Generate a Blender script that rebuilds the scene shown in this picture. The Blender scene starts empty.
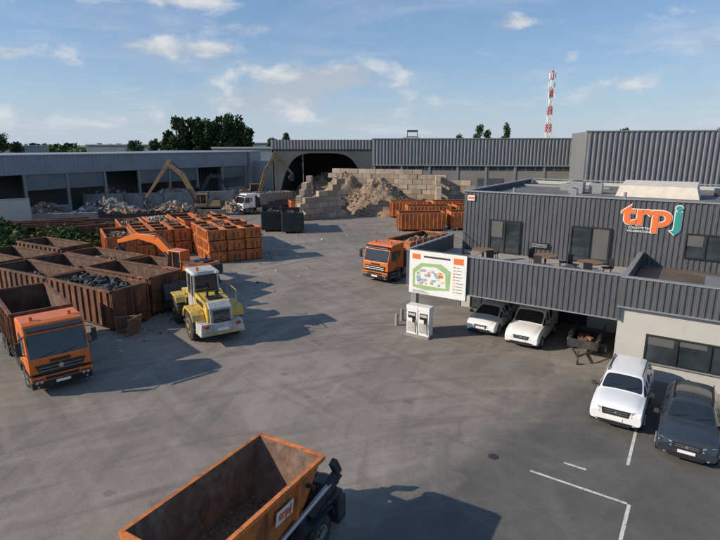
import bpy, bmesh, math, random
from math import sin, cos, pi, radians, atan2, sqrt
from mathutils import Vector, Matrix, noise
random.seed(7)
R = random.uniform

# ------------------------------------------------------------------ materials
def mat(name, base, rough=.6, metal=0, var=.15, scale=2.0, bump=0, bscale=25, dirt=None, damt=.5, dscale=1.2, rvar=0.0, spec=.5, coat=0):
    m = bpy.data.materials.new(name); m.use_nodes = True
    nt = m.node_tree; N = nt.nodes; L = nt.links
    p = N['Principled BSDF']
    p.inputs['Roughness'].default_value = rough
    p.inputs['Metallic'].default_value = metal
    p.inputs['Specular IOR Level'].default_value = spec
    p.inputs['Coat Weight'].default_value = coat
    tc = N.new('ShaderNodeTexCoord')
    n1 = N.new('ShaderNodeTexNoise'); n1.inputs['Scale'].default_value = scale; n1.inputs['Detail'].default_value = 6
    n1.inputs['Roughness'].default_value = .65
    L.new(tc.outputs['Object'], n1.inputs['Vector'])
    mr = N.new('ShaderNodeMapRange'); mr.inputs[1].default_value = .3; mr.inputs[2].default_value = .7
    mr.inputs[3].default_value = 1-var; mr.inputs[4].default_value = 1+var
    L.new(n1.outputs['Fac'], mr.inputs[0])
    at = N.new('ShaderNodeAttribute'); at.attribute_name = 'rnd'
    mr2 = N.new('ShaderNodeMapRange'); mr2.inputs[3].default_value = 1-rvar; mr2.inputs[4].default_value = 1+rvar
    L.new(at.outputs['Fac'], mr2.inputs[0])
    mu = N.new('ShaderNodeMath'); mu.operation = 'MULTIPLY'
    L.new(mr.outputs[0], mu.inputs[0]); L.new(mr2.outputs[0], mu.inputs[1])
    vs = N.new('ShaderNodeVectorMath'); vs.operation = 'SCALE'; vs.inputs[0].default_value = base[:3]
    L.new(mu.outputs[0], vs.inputs['Scale'])
    out = vs.outputs[0]
    if dirt:
        n2 = N.new('ShaderNodeTexNoise'); n2.inputs['Scale'].default_value = dscale; n2.inputs['Detail'].default_value = 9
        n2.inputs['Roughness'].default_value = .72; n2.inputs['Distortion'].default_value = .4
        mp = N.new('ShaderNodeMapping'); mp.inputs['Scale'].default_value = (1, 1, .45)
        L.new(tc.outputs['Object'], mp.inputs['Vector']); L.new(mp.outputs[0], n2.inputs['Vector'])
        r2 = N.new('ShaderNodeMapRange'); r2.inputs[1].default_value = .62-.3*damt; r2.inputs[2].default_value = .78-.3*damt
        r2.inputs[4].default_value = min(1, .5+damt*.5)
        L.new(n2.outputs['Fac'], r2.inputs[0])
        mx = N.new('ShaderNodeMix'); mx.data_type = 'RGBA'
        L.new(r2.outputs[0], mx.inputs['Factor']); L.new(out, mx.inputs['A']); mx.inputs['B'].default_value = (*dirt[:3], 1)
        out = mx.outputs['Result']
    L.new(out, p.inputs['Base Color'])
    if bump:
        n3 = N.new('ShaderNodeTexNoise'); n3.inputs['Scale'].default_value = bscale; n3.inputs['Detail'].default_value = 5
        L.new(tc.outputs['Object'], n3.inputs['Vector'])
        b = N.new('ShaderNodeBump'); b.inputs['Strength'].default_value = bump; b.inputs['Distance'].default_value = .05
        L.new(n3.outputs['Fac'], b.inputs['Height']); L.new(b.outputs[0], p.inputs['Normal'])
    return m

ORANGE = mat('orange_paint', (.66, .155, .022), .42, var=.10, dirt=(.2, .08, .035), damt=.22, dscale=2.5, coat=.15)
ORANGE_OLD = mat('orange_worn', (.33, .105, .035), .75, var=.3, dirt=(.10, .045, .026), damt=.95, dscale=1.7, bump=.2)
ORANGE_F = mat('orange_faded', (.60, .175, .04), .65, var=.22, dirt=(.18, .085, .045), damt=.55, dscale=2.2, bump=.1, rvar=.18)
RUST = mat('rusty_steel', (.15, .07, .04), .85, var=.35, scale=3, dirt=(.05, .028, .02), damt=.6, dscale=1.1, bump=.3)
RUSTIN = mat('rust_interior', (.11, .062, .042), .9, var=.45, scale=2.5, dirt=(.2, .15, .115), damt=.35, dscale=1.4, bump=.4)
SKIPIN = mat('skip_interior', (.14, .08, .052), .85, var=.5, scale=3, dirt=(.26, .20, .155), damt=.4, dscale=1.8, bump=.4)
BLACK = mat('black_plastic', (.02, .02, .022), .5, var=.2)
DARKMET = mat('dark_metal', (.045, .045, .048), .55, metal=.2, var=.3, dirt=(.12, .09, .07), damt=.3, dscale=3)
RUBBER = mat('tyre_rubber', (.028, .027, .026), .85, var=.3, scale=6, dirt=(.13, .115, .10), damt=.4, dscale=5)
GLASS = mat('window_glass', (.018, .022, .026), .06, var=.1, spec=.9)
GLASSB = mat('building_glass', (.035, .045, .052), .08, var=.5, scale=.7, spec=.9)
WHITE = mat('white_car_paint', (.76, .77, .78), .25, var=.02, coat=.6)
WHITEP = mat('white_sheet', (.76, .76, .74), .5, var=.05, dirt=(.5, .47, .43), damt=.1)
SILVER = mat('silver_rim', (.45, .45, .46), .35, metal=.7, var=.1)
NAVY = mat('dark_blue_paint', (.028, .036, .048), .2, var=.05, coat=.8)
LAMP = mat('headlamp', (.28, .30, .33), .08, var=.4, scale=20, coat=1)
REDL = mat('red_lens', (.45, .02, .015), .25, var=.1)
YELLOW = mat('yellow_paint', (.60, .40, .06), .5, var=.15, dirt=(.27, .22, .15), damt=.5, dscale=2.4)
LGREY = mat('light_grey_paint', (.46, .45, .42), .5, var=.15, dirt=(.25, .22, .18), damt=.45, dscale=2)
CLAD = mat('grey_cladding', (.092, .098, .108), .42, metal=.1, var=.12, scale=.6, dirt=(.135, .132, .13), damt=.18)
CLAD2 = mat('warehouse_cladding', (.155, .165, .178), .55, var=.08, scale=.3, dirt=(.12, .12, .118), damt=.2, dscale=.2)
CLAD3 = mat('left_shed_cladding', (.24, .275, .31), .5, var=.12, scale=.2, dirt=(.17, .18, .19), damt=.35, dscale=.15)
CLADD = mat('dark_cladding', (.07, .075, .08), .6, var=.25, scale=.3)
COPING = mat('coping_metal', (.30, .31, .32), .4, metal=.3, var=.08)
PLASTER = mat('light_render', (.46, .445, .41), .85, var=.06, scale=1.2, dirt=(.34, .32, .285), damt=.22, bump=.08, bscale=40)
ROOFG = mat('roof_membrane', (.13, .125, .12), .9, var=.3, scale=.8, dirt=(.24, .22, .19), damt=.4, dscale=.4)
ROOFB = mat('roof_brown', (.13, .10, .085), .35, var=.3, scale=1.0, dirt=(.25, .22, .19), damt=.3, dscale=.7)
TERR = mat('terrace_tiles', (.34, .31, .28), .8, var=.15)
WOOD = mat('wood_top', (.22, .13, .075), .6, var=.25, scale=5)
CONC = mat('concrete_blocks', (.37, .295, .225), .9, var=.18, scale=1.1, bump=.3, bscale=6, rvar=.3, dirt=(.22, .165, .12), damt=.35, dscale=.6)
CONCG = mat('grey_concrete', (.27, .26, .245), .9, var=.2, scale=.8, bump=.2, dirt=(.14, .12, .1), damt=.4, dscale=.5)
DIRTM = mat('rubble', (.25, .178, .12), .95, var=.35, scale=1.2, bump=.8, bscale=5, dirt=(.15, .105, .072), damt=.45, dscale=.5)
CHUNK = mat('debris_chunks', (.25, .21, .175), .9, var=.3, rvar=.75)
SAND = mat('sandy_rubble_chunks', (.29, .22, .155), .9, var=.3, rvar=.55)
CHUNKD = mat('dark_debris', (.055, .055, .06), .85, var=.4, rvar=.8)
CHUNKW = mat('pale_debris', (.42, .42, .43), .8, var=.3, rvar=.6)
CHUNKB = mat('brown_debris', (.2, .12, .075), .9, var=.3, rvar=.8)
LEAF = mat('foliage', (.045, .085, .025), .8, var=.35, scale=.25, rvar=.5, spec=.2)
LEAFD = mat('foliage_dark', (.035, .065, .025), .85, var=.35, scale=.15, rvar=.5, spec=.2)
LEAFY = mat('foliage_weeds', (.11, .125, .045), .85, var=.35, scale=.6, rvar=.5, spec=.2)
BARK = mat('bark', (.09, .07, .055), .9, var=.3)
REDP = mat('red_paint', (.5, .04, .025), .5)
TEAL = mat('teal_paint', (.03, .30, .27), .5, var=.03)
GREEN = mat('map_green', (.32, .48, .22), .5, var=.05)
BLUE = mat('map_blue', (.25, .42, .6), .5, var=.05)
MRED = mat('map_red', (.6, .14, .10), .5, var=.05)
MYEL = mat('map_yellow', (.7, .58, .2), .5, var=.05)
SIGNOR = mat('sign_orange', (.78, .17, .04), .5, var=.03)
LINE = mat('line_paint', (.66, .65, .62), .8, var=.15, scale=6, dirt=(.15, .14, .13), damt=.45, dscale=6)

# ------------------------------------------------------------------ mesh builder
class MB:
    def __init__(s): s.v = []; s.f = []; s.m = []; s.r = []; s.M = Matrix.Identity(4); s.sm = []
    def add(s, vs, fs, m=0, sm=False, r=None):
        b = len(s.v); r = R(0, 1) if r is None else r
        for p in vs: s.v.append(s.M @ Vector(p))
        for f in fs:
            s.f.append([b+i for i in f]); s.m.append(m); s.r.append(r); s.sm.append(sm)
    def hexa(s, b4, t4, m=0, r=None):
        s.add(list(b4)+list(t4), [(3, 2, 1, 0), (4, 5, 6, 7), (0, 1, 5, 4), (1, 2, 6, 5), (2, 3, 7, 6), (3, 0, 4, 7)], m, r=r)
    def box(s, c, d, m=0, rot=0, r=None):
        x, y, z = d[0]/2, d[1]/2, d[2]/2; cr, sr = cos(rot), sin(rot)
        P = [(-x, -y), (x, -y), (x, y), (-x, y)]
        P = [(c[0]+a*cr-b*sr, c[1]+a*sr+b*cr) for a, b in P]
        s.hexa([(a, b, c[2]-z) for a, b in P], [(a, b, c[2]+z) for a, b in P], m, r)
    def b2(s, x0, x1, y0, y1, z0, z1, m=0, r=None):
        s.box(((x0+x1)/2, (y0+y1)/2, (z0+z1)/2), (abs(x1-x0), abs(y1-y0), abs(z1-z0)), m, r=r)
    def beam(s, p0, p1, w, h, m=0, w1=None, h1=None):
        p0, p1 = Vector(p0), Vector(p1); d = (p1-p0).normalized()
        up = Vector((0, 0, 1)) if abs(d.z) < .98 else Vector((1, 0, 0))
        a = d.cross(up).normalized(); b = a.cross(d).normalized()
        w1 = w1 or w; h1 = h1 or h
        def q(p, w, h): return [p-a*w/2-b*h/2, p+a*w/2-b*h/2, p+a*w/2+b*h/2, p-a*w/2+b*h/2]
        s.hexa(q(p0, w, h), q(p1, w1, h1), m)
    def cyl(s, p0, p1, r0, r1=None, seg=16, m=0, caps=True):
        p0, p1 = Vector(p0), Vector(p1); d = (p1-p0).normalized(); r1 = r0 if r1 is None else r1
        up = Vector((0, 0, 1)) if abs(d.z) < .9 else Vector((1, 0, 0))
        a = d.cross(up).normalized(); b = d.cross(a)
        vs = []
        for i in range(seg):
            t = 2*pi*i/seg; vs.append(p0+(a*cos(t)+b*sin(t))*r0)
        for i in range(seg):
            t = 2*pi*i/seg; vs.append(p1+(a*cos(t)+b*sin(t))*r1)
        s.add(vs, [(i, (i+1) % seg, seg+(i+1) % seg, seg+i) for i in range(seg)], m, True)
        if caps:
            s.add(vs[:seg], [tuple(range(seg))[::-1]], m); s.add(vs[seg:], [tuple(range(seg))], m)
    def prism(s, prof, y0, y1, m=0):
        n = len(prof)
        vs = [(x, y0, z) for x, z in prof]+[(x, y1, z) for x, z in prof]
        s.add(vs, [tuple(range(n)), tuple(range(2*n-1, n-1, -1))]+[(i, n+i, n+(i+1) % n, (i+1) % n) for i in range(n)], m)
    def corr(s, x0, x1, z0, z1, y, pitch=.25, dep=.045, m=0):
        xs = []; x = x0
        while x < x1-1e-4:
            for fx, fy in ((0, 0), (.32, 0), (.5, -dep), (.82, -dep)):
                xx = x+fx*pitch
                if xx < x1: xs.append((xx, y+fy))
            x += pitch
        xs.append((x1, y))
        n = len(xs)
        vs = [(a, b, z0) for a, b in xs]+[(a, b, z1) for a, b in xs]
        s.add(vs, [(i, i+1, n+i+1, n+i) for i in range(n-1)], m, r=.5)
    def build(s, name, mats, parent=None, loc=(0, 0, 0), rot=0, bevel=0, fixn=True):
        me = bpy.data.meshes.new(name)
        me.from_pydata([tuple(v) for v in s.v], [], s.f)
        for m in mats: me.materials.append(m)
        me.polygons.foreach_set('material_index', s.m)
        me.polygons.foreach_set('use_smooth', s.sm)
        a = me.attributes.new('rnd', 'FLOAT', 'FACE'); a.data.foreach_set('value', s.r)
        me.update()
        if fixn and len(s.f) < 30000:
            bm = bmesh.new(); bm.from_mesh(me)
            bmesh.ops.recalc_face_normals(bm, faces=bm.faces)
            bm.to_mesh(me); bm.free()
        o = bpy.data.objects.new(name, me); bpy.context.scene.collection.objects.link(o)
        o.location = loc; o.rotation_euler = (0, 0, rot)
        if parent: o.parent = parent
        if bevel:
            md = o.modifiers.new('bevel', 'BEVEL'); md.width = bevel; md.segments = 2; md.limit_method = 'ANGLE'; md.angle_limit = radians(40)
        return o

def empty(name, loc=(0, 0, 0), rot=0):
    o = bpy.data.objects.new(name, None); bpy.context.scene.collection.objects.link(o)
    o.location = loc; o.rotation_euler = (0, 0, rot); o.empty_display_size = .3
    return o

def text(name, body, size, m, parent, loc, rot, ext=.015, sx=1, bold=0):
    c = bpy.data.curves.new(name, 'FONT'); c.body = body; c.size = size; c.extrude = ext; c.offset = bold
    c.align_x = 'CENTER'; c.materials.append(m)
    o = bpy.data.objects.new(name, c); bpy.context.scene.collection.objects.link(o)
    o.parent = parent; o.location = loc; o.rotation_euler = rot; o.scale = (sx, 1, 1)
    return o

# ------------------------------------------------------------------ camera, sun, sky
cam = bpy.data.cameras.new('camera'); cam.lens = 26.2; cam.sensor_width = 36; cam.clip_end = 6000; cam.clip_start = .1
co = bpy.data.objects.new('camera', cam); bpy.context.scene.collection.objects.link(co)
co.location = (0, 0, 10.5); co.rotation_euler = (radians(76.5), 0, 0)
bpy.context.scene.camera = co
sc = bpy.context.scene
sc.view_settings.view_transform = 'Standard'; sc.view_settings.look = 'None'; sc.view_settings.exposure = 0

ELEV = radians(27); AZ = radians(11)
d = Vector((cos(AZ)*cos(ELEV), sin(AZ)*cos(ELEV), -sin(ELEV)))
sl = bpy.data.lights.new('sun', 'SUN'); sl.energy = 5.0; sl.angle = radians(.5); sl.color = (1, .88, .72)
so = bpy.data.objects.new('sun', sl); sc.collection.objects.link(so)
so.rotation_euler = d.to_track_quat('-Z', 'Y').to_euler(); so.location = (-60, -10, 50)

w = bpy.data.worlds.new('World'); sc.world = w; w.use_nodes = True
nt = w.node_tree; N = nt.nodes; L = nt.links
bg = N['Background']; bg.inputs['Strength'].default_value = .12
sky = N.new('ShaderNodeTexSky'); sky.sky_type = 'NISHITA'; sky.sun_disc = False
sky.sun_elevation = ELEV; sky.sun_rotation = atan2(-d.x, -d.y)
sky.air_density = 1.0; sky.dust_density = .3; sky.ozone_density = 3.0
tc = N.new('ShaderNodeTexCoord'); sep = N.new('ShaderNodeSeparateXYZ'); L.new(tc.outputs['Generated'], sep.inputs[0])
def M(op, a, b=None, c=None):
    n = N.new('ShaderNodeMath'); n.operation = op
    for i, x in enumerate((a, b, c)):
        if x is None: continue
        if isinstance(x, (int, float)): n.inputs[i].default_value = x
        else: L.new(x, n.inputs[i])
    return n.outputs[0]
def ramp(x, a, b, lo=0, hi=1):
    n = N.new('ShaderNodeMapRange'); n.interpolation_type = 'SMOOTHSTEP'
    L.new(x, n.inputs[0]); n.inputs[1].default_value = a; n.inputs[2].default_value = b
    n.inputs[3].default_value = lo; n.inputs[4].default_value = hi
    return n.outputs[0]
def wmix(f, a, b):
    n = N.new('ShaderNodeMix'); n.data_type = 'RGBA'
    if isinstance(f, float): n.inputs['Factor'].default_value = f
    else: L.new(f, n.inputs['Factor'])
    for k, x in (('A', a), ('B', b)):
        if isinstance(x, tuple): n.inputs[k].default_value = (*x, 1)
        else: L.new(x, n.inputs[k])
    return n.outputs['Result']
hz = M('MULTIPLY', M('EXPONENT', M('MULTIPLY', M('MAXIMUM', sep.outputs[2], 0), -12)), .85)
base = wmix(hz, wmix(.4, sky.outputs[0], (1.5, 2.95, 5.6)), (4.2, 5.0, 5.9))
zz = M('ADD', M('MAXIMUM', sep.outputs[2], 0), .10)
cb = N.new('ShaderNodeCombineXYZ')
L.new(M('DIVIDE', sep.outputs[0], zz), cb.inputs[0]); L.new(M('MULTIPLY', M('DIVIDE', sep.outputs[1], zz), 1.6), cb.inputs[1])
n1 = N.new('ShaderNodeTexNoise'); n1.inputs['Scale'].default_value = .62; n1.inputs['Detail'].default_value = 9
n1.inputs['Roughness'].default_value = .58; n1.inputs['Distortion'].default_value = .5
L.new(cb.outputs[0], n1.inputs['Vector'])
wisp = M('MULTIPLY', ramp(n1.outputs['Fac'], .46, .76), .55)
mp = N.new('ShaderNodeMapping'); mp.inputs['Scale'].default_value = (1, 1, 1.9); mp.inputs['Location'].default_value = (.37, .2, .1)
L.new(tc.outputs['Generated'], mp.inputs[0])
n2 = N.new('ShaderNodeTexNoise'); n2.inputs['Scale'].default_value = 10; n2.inputs['Detail'].default_value = 10; n2.inputs['Roughness'].default_value = .56
n2.inputs['Distortion'].default_value = .25
L.new(mp.outputs[0], n2.inputs['Vector'])
def lobe(ax, el, rx, rz, amp):
    v = Vector((ax, 1, el)).normalized()
    a = M('DIVIDE', M('SUBTRACT', sep.outputs[0], v.x), rx); b = M('DIVIDE', M('SUBTRACT', sep.outputs[2], v.z), rz)
    q = M('ADD', M('MULTIPLY', a, a), M('MULTIPLY', b, b))
    g = M('MULTIPLY', M('EXPONENT', M('MULTIPLY', q, -1)), amp)
    return M('MULTIPLY', g, M('GREATER_THAN', sep.outputs[1], 0))
acc = None
for lb in [(-.10, .10, .15, .042, .36), (-.02, .12, .07, .028, .16), (-.20, .07, .10, .02, .18), (-.33, .165, .12, .022, .30), (-.20, .20, .08, .014, .2), (-.38, .255, .14, .020, .30), (.27, .21, .06, .014, .28),
           (-.64, .16, .05, .012, .28), (.48, .10, .13, .03, .18), (.45, .16, .08, .015, .14), (.63, .24, .05, .015, .26), (-.5, .05, .3, .015, .14), (.13, .055, .14, .02, .15), (-.02, .265, .14, .012, .22)]:
    g = lobe(*lb); acc = g if acc is None else M('ADD', acc, g)
cum = M('MULTIPLY', ramp(M('ADD', n2.outputs['Fac'], acc), .60, .86), .92)
fac = M('MINIMUM', M('MAXIMUM', wisp, cum), .94)
fac = M('MULTIPLY', fac, ramp(sep.outputs[2], 0, .03))
shade = ramp(M('ADD', n2.outputs['Fac'], M('MULTIPLY', acc, -.35)), .36, .58)
cl = wmix(shade, (3.8, 4.3, 5.0), (6.1, 6.2, 6.3))
L.new(wmix(fac, base, cl), bg.inputs['Color'])

# ------------------------------------------------------------------ ground
U = Vector((.834, -.552)); V = Vector((.552, .834)); P0 = Vector((2.6, 28.6))
BR = -atan2(.552, .834)
def W2(s, dd): p = P0+U*s+V*dd; return (p.x, p.y)
def groundmat(name, cA, cB, streak, dark, rough=.9, fine=.12):
    m = bpy.data.materials.new(name); m.use_nodes = True
    nt = m.node_tree; N = nt.nodes; L = nt.links; p = N['Principled BSDF']; p.inputs['Roughness'].default_value = rough
    p.inputs['Specular IOR Level'].default_value = .3
    tc = N.new('ShaderNodeTexCoord'); P = tc.outputs['Object']
    def MM(op, a, b=None):
        n = N.new('ShaderNodeMath'); n.operation = op
        for i, x in enumerate((a, b)):
            if x is None: continue
            if isinstance(x, (int, float)): n.inputs[i].default_value = x
            else: L.new(x, n.inputs[i])
        return n.outputs[0]
    def noi(vec, sc, det=6, ro=.6, dist=0):
        n = N.new('ShaderNodeTexNoise'); n.inputs['Scale'].default_value = sc; n.inputs['Detail'].default_value = det
        n.inputs['Roughness'].default_value = ro; n.inputs['Distortion'].default_value = dist
        L.new(vec, n.inputs['Vector']); return n.outputs['Fac']
    def rg(x, a, b, lo=0, hi=1):
        n = N.new('ShaderNodeMapRange'); L.new(x, n.inputs[0]); n.inputs[1].default_value = a; n.inputs[2].default_value = b
        n.inputs[3].default_value = lo; n.inputs[4].default_value = hi; return n.outputs[0]
    def mixc(f, a, b):
        n = N.new('ShaderNodeMix'); n.data_type = 'RGBA'; L.new(f, n.inputs['Factor'])
        for k, x in (('A', a), ('B', b)):
            if isinstance(x, tuple): n.inputs[k].default_value = (*x, 1)
            else: L.new(x, n.inputs[k])
        return n.outputs['Result']
    sp = N.new('ShaderNodeSeparateXYZ'); L.new(P, sp.inputs[0]); X, Y = sp.outputs[0], sp.outputs[1]
    col = mixc(rg(noi(P, .09, 7, .62, .6), .38, .62), cA, cB)
    col = mixc(rg(noi(P, .35, 8, .65, .8), .45, .75, 0, .65), col, tuple(x*.68 for x in cA))
    s_ = MM('ADD', MM('MULTIPLY', MM('SUBTRACT', X, P0.x), U.x), MM('MULTIPLY', MM('SUBTRACT', Y, P0.y), U.y))
    d_ = MM('ADD', MM('MULTIPLY', MM('SUBTRACT', X, P0.x), V.x), MM('MULTIPLY', MM('SUBTRACT', Y, P0.y), V.y))
    edge = MM('SUBTRACT', s_, MM('ADD', MM('MULTIPLY', MM('ADD', d_, 20), .26), 4.6))
    edge = MM('ADD', edge, MM('MULTIPLY', MM('SUBTRACT', noi(P, .45, 8, .7), .5), 4))
    am = MM('MULTIPLY', rg(edge, -.5, 1.1), rg(d_, 1.0, -.6))
    acol = mixc(rg(noi(P, .5, 7, .65), .35, .68), (.088, .084, .081), (.132, .126, .118))
    col = mixc(MM('MULTIPLY', am, .92), col, acol)
    def polar(cx, cy, rs, an, sc):
        s = N.new('ShaderNodeVectorMath'); s.operation = 'SUBTRACT'; L.new(P, s.inputs[0]); s.inputs[1].default_value = (cx, cy, 0)
        q = N.new('ShaderNodeSeparateXYZ'); L.new(s.outputs[0], q.inputs[0])
        r = MM('SQRT', MM('ADD', MM('MULTIPLY', q.outputs[0], q.outputs[0]), MM('MULTIPLY', q.outputs[1], q.outputs[1])))
        a = MM('ARCTAN2', q.outputs[1], q.outputs[0])
        c = N.new('ShaderNodeCombineXYZ'); L.new(MM('MULTIPLY', r, rs), c.inputs[0]); L.new(MM('MULTIPLY', a, an), c.inputs[1])
        return noi(c.outputs[0], sc, 4, .55, .1)
    inv = MM('SUBTRACT', 1, MM('MULTIPLY', am, .75))
    s1 = polar(34, 12, 1.3, 5, 1); s2 = polar(-30, 60, 1.4, 7, 1); s3 = polar(12, -25, 1.7, 7, 1); s5 = polar(60, 80, 1.5, 12, 1)
    for q_, amt in ((s1, streak), (s2, streak*.8), (s3, streak), (s5, streak*.8)):
        col = mixc(MM('MULTIPLY', rg(q_, .54, .70, 0, amt), inv), col, dark)
        col = mixc(MM('MULTIPLY', rg(q_, .44, .28, 0, amt*.75), inv), col, tuple(min(1, x*1.22) for x in cB))
    v = N.new('ShaderNodeTexVoronoi'); v.inputs['Scale'].default_value = .55; L.new(P, v.inputs['Vector'])
    col = mixc(rg(MM('ADD', v.outputs['Distance'], MM('MULTIPLY', noi(P, 3, 4), .35)), .24, .30, .5, 0), col, dark)
    f = noi(P, 14, 6, .75); f2 = noi(P, 45, 3, .7)
    sc_ = N.new('ShaderNodeVectorMath'); sc_.operation = 'SCALE'; L.new(col, sc_.inputs[0])
    L.new(MM('MULTIPLY', rg(f, .3, .7, 1-fine, 1+fine), rg(f2, .3, .7, .9, 1.1)), sc_.inputs['Scale'])
    L.new(sc_.outputs[0], p.inputs['Base Color'])
    b = N.new('ShaderNodeBump'); b.inputs['Strength'].default_value = .35; b.inputs['Distance'].default_value = .03
    L.new(MM('ADD', f, MM('MULTIPLY', noi(P, 1.2, 4), 2)), b.inputs['Height']); L.new(b.outputs[0], p.inputs['Normal'])
    return m
YARD = groundmat('yard_concrete', (.205, .181, .157), (.285, .253, .22), .5, (.128, .113, .10))
FIELD = mat('field', (.09, .10, .05), .95, var=.4, scale=.01, dirt=(.16, .14, .09), damt=.4, dscale=.004)
def sheet(name, pts, z, m):
    b = MB(); b.add([(x, y, z) for x, y in pts], [tuple(range(len(pts)))], 0)
    o = b.build(name, [m], fixn=False)
    if o.data.polygons[0].normal.z < 0: o.data.flip_normals()
    return o
sheet('ground', [(-4000, -400), (4000, -400), (4000, 4500), (-4000, 4500)], -.004, FIELD)
sheet('yard_pavement', [(-75, -10), (75, -10), (75, 125), (-75, 125)], 0, YARD)
def line(a, b, wd=.1):
    a, b = Vector(a), Vector(b); t = (b-a).normalized(); n = Vector((-t.y, t.x))*wd/2
    return [tuple(a-n), tuple(b-n), tuple(b+n), tuple(a+n)]
lb = MB()
for a, b in [((5.63, 15.3), (8.02, 13.66)), ((8.06, 13.62), (5.4, 9.6)), ((9.0, 15.6), (11.75, 19.9)), ((6.9, 15.75), (7.5, 15.35)), ((11.9, 13.9), (14.6, 18.0))]:
    lb.add([(x, y, .005) for x, y in line(a, b)], [(0, 1, 2, 3)])
lb.build('parking_markings', [LINE], fixn=False)
mh = MB(); mh.cyl((4.6, 16.1, 0), (4.6, 16.1, .012), .17, seg=24); mh.build('manhole_cover', [DARKMET])

# ------------------------------------------------------------------ office building
ob = empty('office_building', (P0.x, P0.y, 0), BR)
b = MB()
b.corr(0, 10.9, 2.8, 4.8, 0)
b.M = Matrix.Translation((0, 21, 0)) @ Matrix.Rotation(-pi/2, 4, 'Z'); b.corr(14.7, 21, 2.8, 4.8, 0); b.M = Matrix.Identity(4)
b.corr(10.9, 28, 3.5, 4.8, -.25)
b.corr(.7, 28, 3.9, 7.6, 6.3)
b.M = Matrix.Translation((.7, 21, 0)) @ Matrix.Rotation(-pi/2, 4, 'Z'); b.corr(0, 14.7, 0, 7.6, 0); b.M = Matrix.Identity(4)
b.b2(.1, 10.9, .06, .12, 3.9, 4.78); b.b2(.06, .12, .12, 6.2, 3.9, 4.78)
b.b2(10.9, 10.96, -.2, 6.2, 2.8, 4.78)
b.b2(11, 28, -.18, -.10, 3.9, 4.78)
b.b2(10.97, 11.05, 0.0, 6.2, 3.9, 4.8)
b.build('cladding', [CLAD], ob, fixn=False)
b = MB()
b.b2(-.03, 10.87, -.07, .17, 4.8, 4.86); b.b2(-.03, .17, .17, 6.2, 4.8, 4.86)
b.b2(10.87, 28, -.32, -.06, 4.802, 4.862); b.b2(10.87, 11.1, -.06, 6.2, 4.802, 4.862)
b.b2(.62, 28, 6.2, 6.48, 7.6, 7.67); b.b2(.62, .85, 6.48, 21, 7.6, 7.67); b.b2(.85, 28, 20.8, 21, 7.6, 7.67)
b.b2(0, 10.9, -.05, .12, 2.74, 2.8); b.b2(10.85, 28, -.3, -.02, 3.44, 3.5)
b.build('coping', [COPING], ob)
b = MB()
b.b2(.12, 10.85, .12, 6.25, 2.8, 3.9, 2)
b.b2(10.9, 28, -.02, .25, 0, 3.44, 0); b.b2(10.9, 11.15, .25, 6.3, 0, 2.8, 0)
b.b2(.7, 28, 6.36, 6.6, 0, 7.4, 0); b.b2(.9, 28, 20.7, 20.95, 0, 7.5, 0)
b.b2(11.1, 28, .0, 6.25, 3.75, 4.15, 3)
b.b2(.8, 28, 6.6, 20.7, 7.0, 7.25, 1)
b.b2(.16, .5, .3, .64, 0, 2.8, 4); b.b2(5.3, 5.5, 5.9, 6.2, 0, 2.8, 4)
b.b2(10.89, 28, -.06, -.02, 0, .25, 5)
for x in (14, 18, 22): b.b2(x, x+2.4, 1.6, 4.6, 4.15, 4.3, 4)
b.build('walls_and_roofs', [PLASTER, ROOFG, TERR, ROOFB, COPING, CONCG], ob)
b = MB()
def window(b, x0, x1, z0, z1, y, n, fr=.07, dep=.10):
    b.b2(x0, x1, y-dep, y, z1-fr, z1, 0); b.b2(x0, x1, y-dep, y, z0, z0+fr, 0)
    for i in range(n+1):
        xx = x0+(x1-x0-fr)*i/n; b.b2(xx, xx+fr, y-dep-.003, y, z0+fr, z1-fr, 0)
    b.b2(x0+fr, x1-fr, y-dep*.45, y-.002, z0+fr, z1-fr, 1)
window(b, 2.5, 4.4, 3.92, 5.98, 6.25, 2); window(b, 7.3, 9.4, 3.92, 5.98, 6.25, 2)
window(b, 12.9, 15.6, 4.75, 6.05, 6.25, 3)
window(b, 12.1, 17.0, 1.1, 2.35, -.03, 4, fr=.06)
window(b, 1.4, 3.6, .05, 2.3, 6.35, 3); window(b, 6, 8.6, .05, 2.4, 6.35, 2)
b.b2(12.0, 17.1, -.14, -.03, 1.02, 1.09, 2)
b.b2(5.1, 6.1, 6.1, 6.25, 4.5, 4.8, 0)
for k in range(3): b.b2(5.15, 6.05, 6.07, 6.098, 4.55+k*.08, 4.59+k*.08, 2)
b.b2(2.58, 3.3, 6.188, 6.2, 4.9, 5.9, 3); b.b2(8.5, 9.3, 6.188, 6.2, 4.2, 5.9, 3); b.b2(13.0, 13.7, 6.188, 6.2, 5.4, 5.97, 3)
b.b2(12.2, 13.2, -.09, -.08, 1.9, 2.28, 3); b.b2(13.4, 14.4, -.09, -.08, 2.05, 2.28, 3)
b.build('windows', [BLACK, GLASSB, COPING, mat('blinds', (.10, .10, .095), .6)], ob)
b = MB()
b.hexa([(8.6, 12, 7.25), (13.2, 12, 7.25), (13.2, 15, 7.25), (8.6, 15, 7.25)], [(8.8, 12.2, 7.95), (13, 12.2, 7.95), (13, 14.8, 8.15), (8.8, 14.8, 8.15)], 0)
for (x, y, sx, sy, sz) in [(5.6, 12.6, .9, .9, .8), (6.8, 13.1, .8, .6, .7), (4.6, 14.5, 1.1, .5, .5), (15.5, 11, 1.2, .9, .8), (6.2, 10.3, .4, .4, .5)]:
    b.b2(x, x+sx, y, y+sy, 7.25, 7.25+sz, 1)
    b.cyl((x+sx/2, y+sy/2, 7.25+sz), (x+sx/2, y+sy/2, 7.30+sz), min(sx, sy)*.38, seg=14, m=2)
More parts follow.
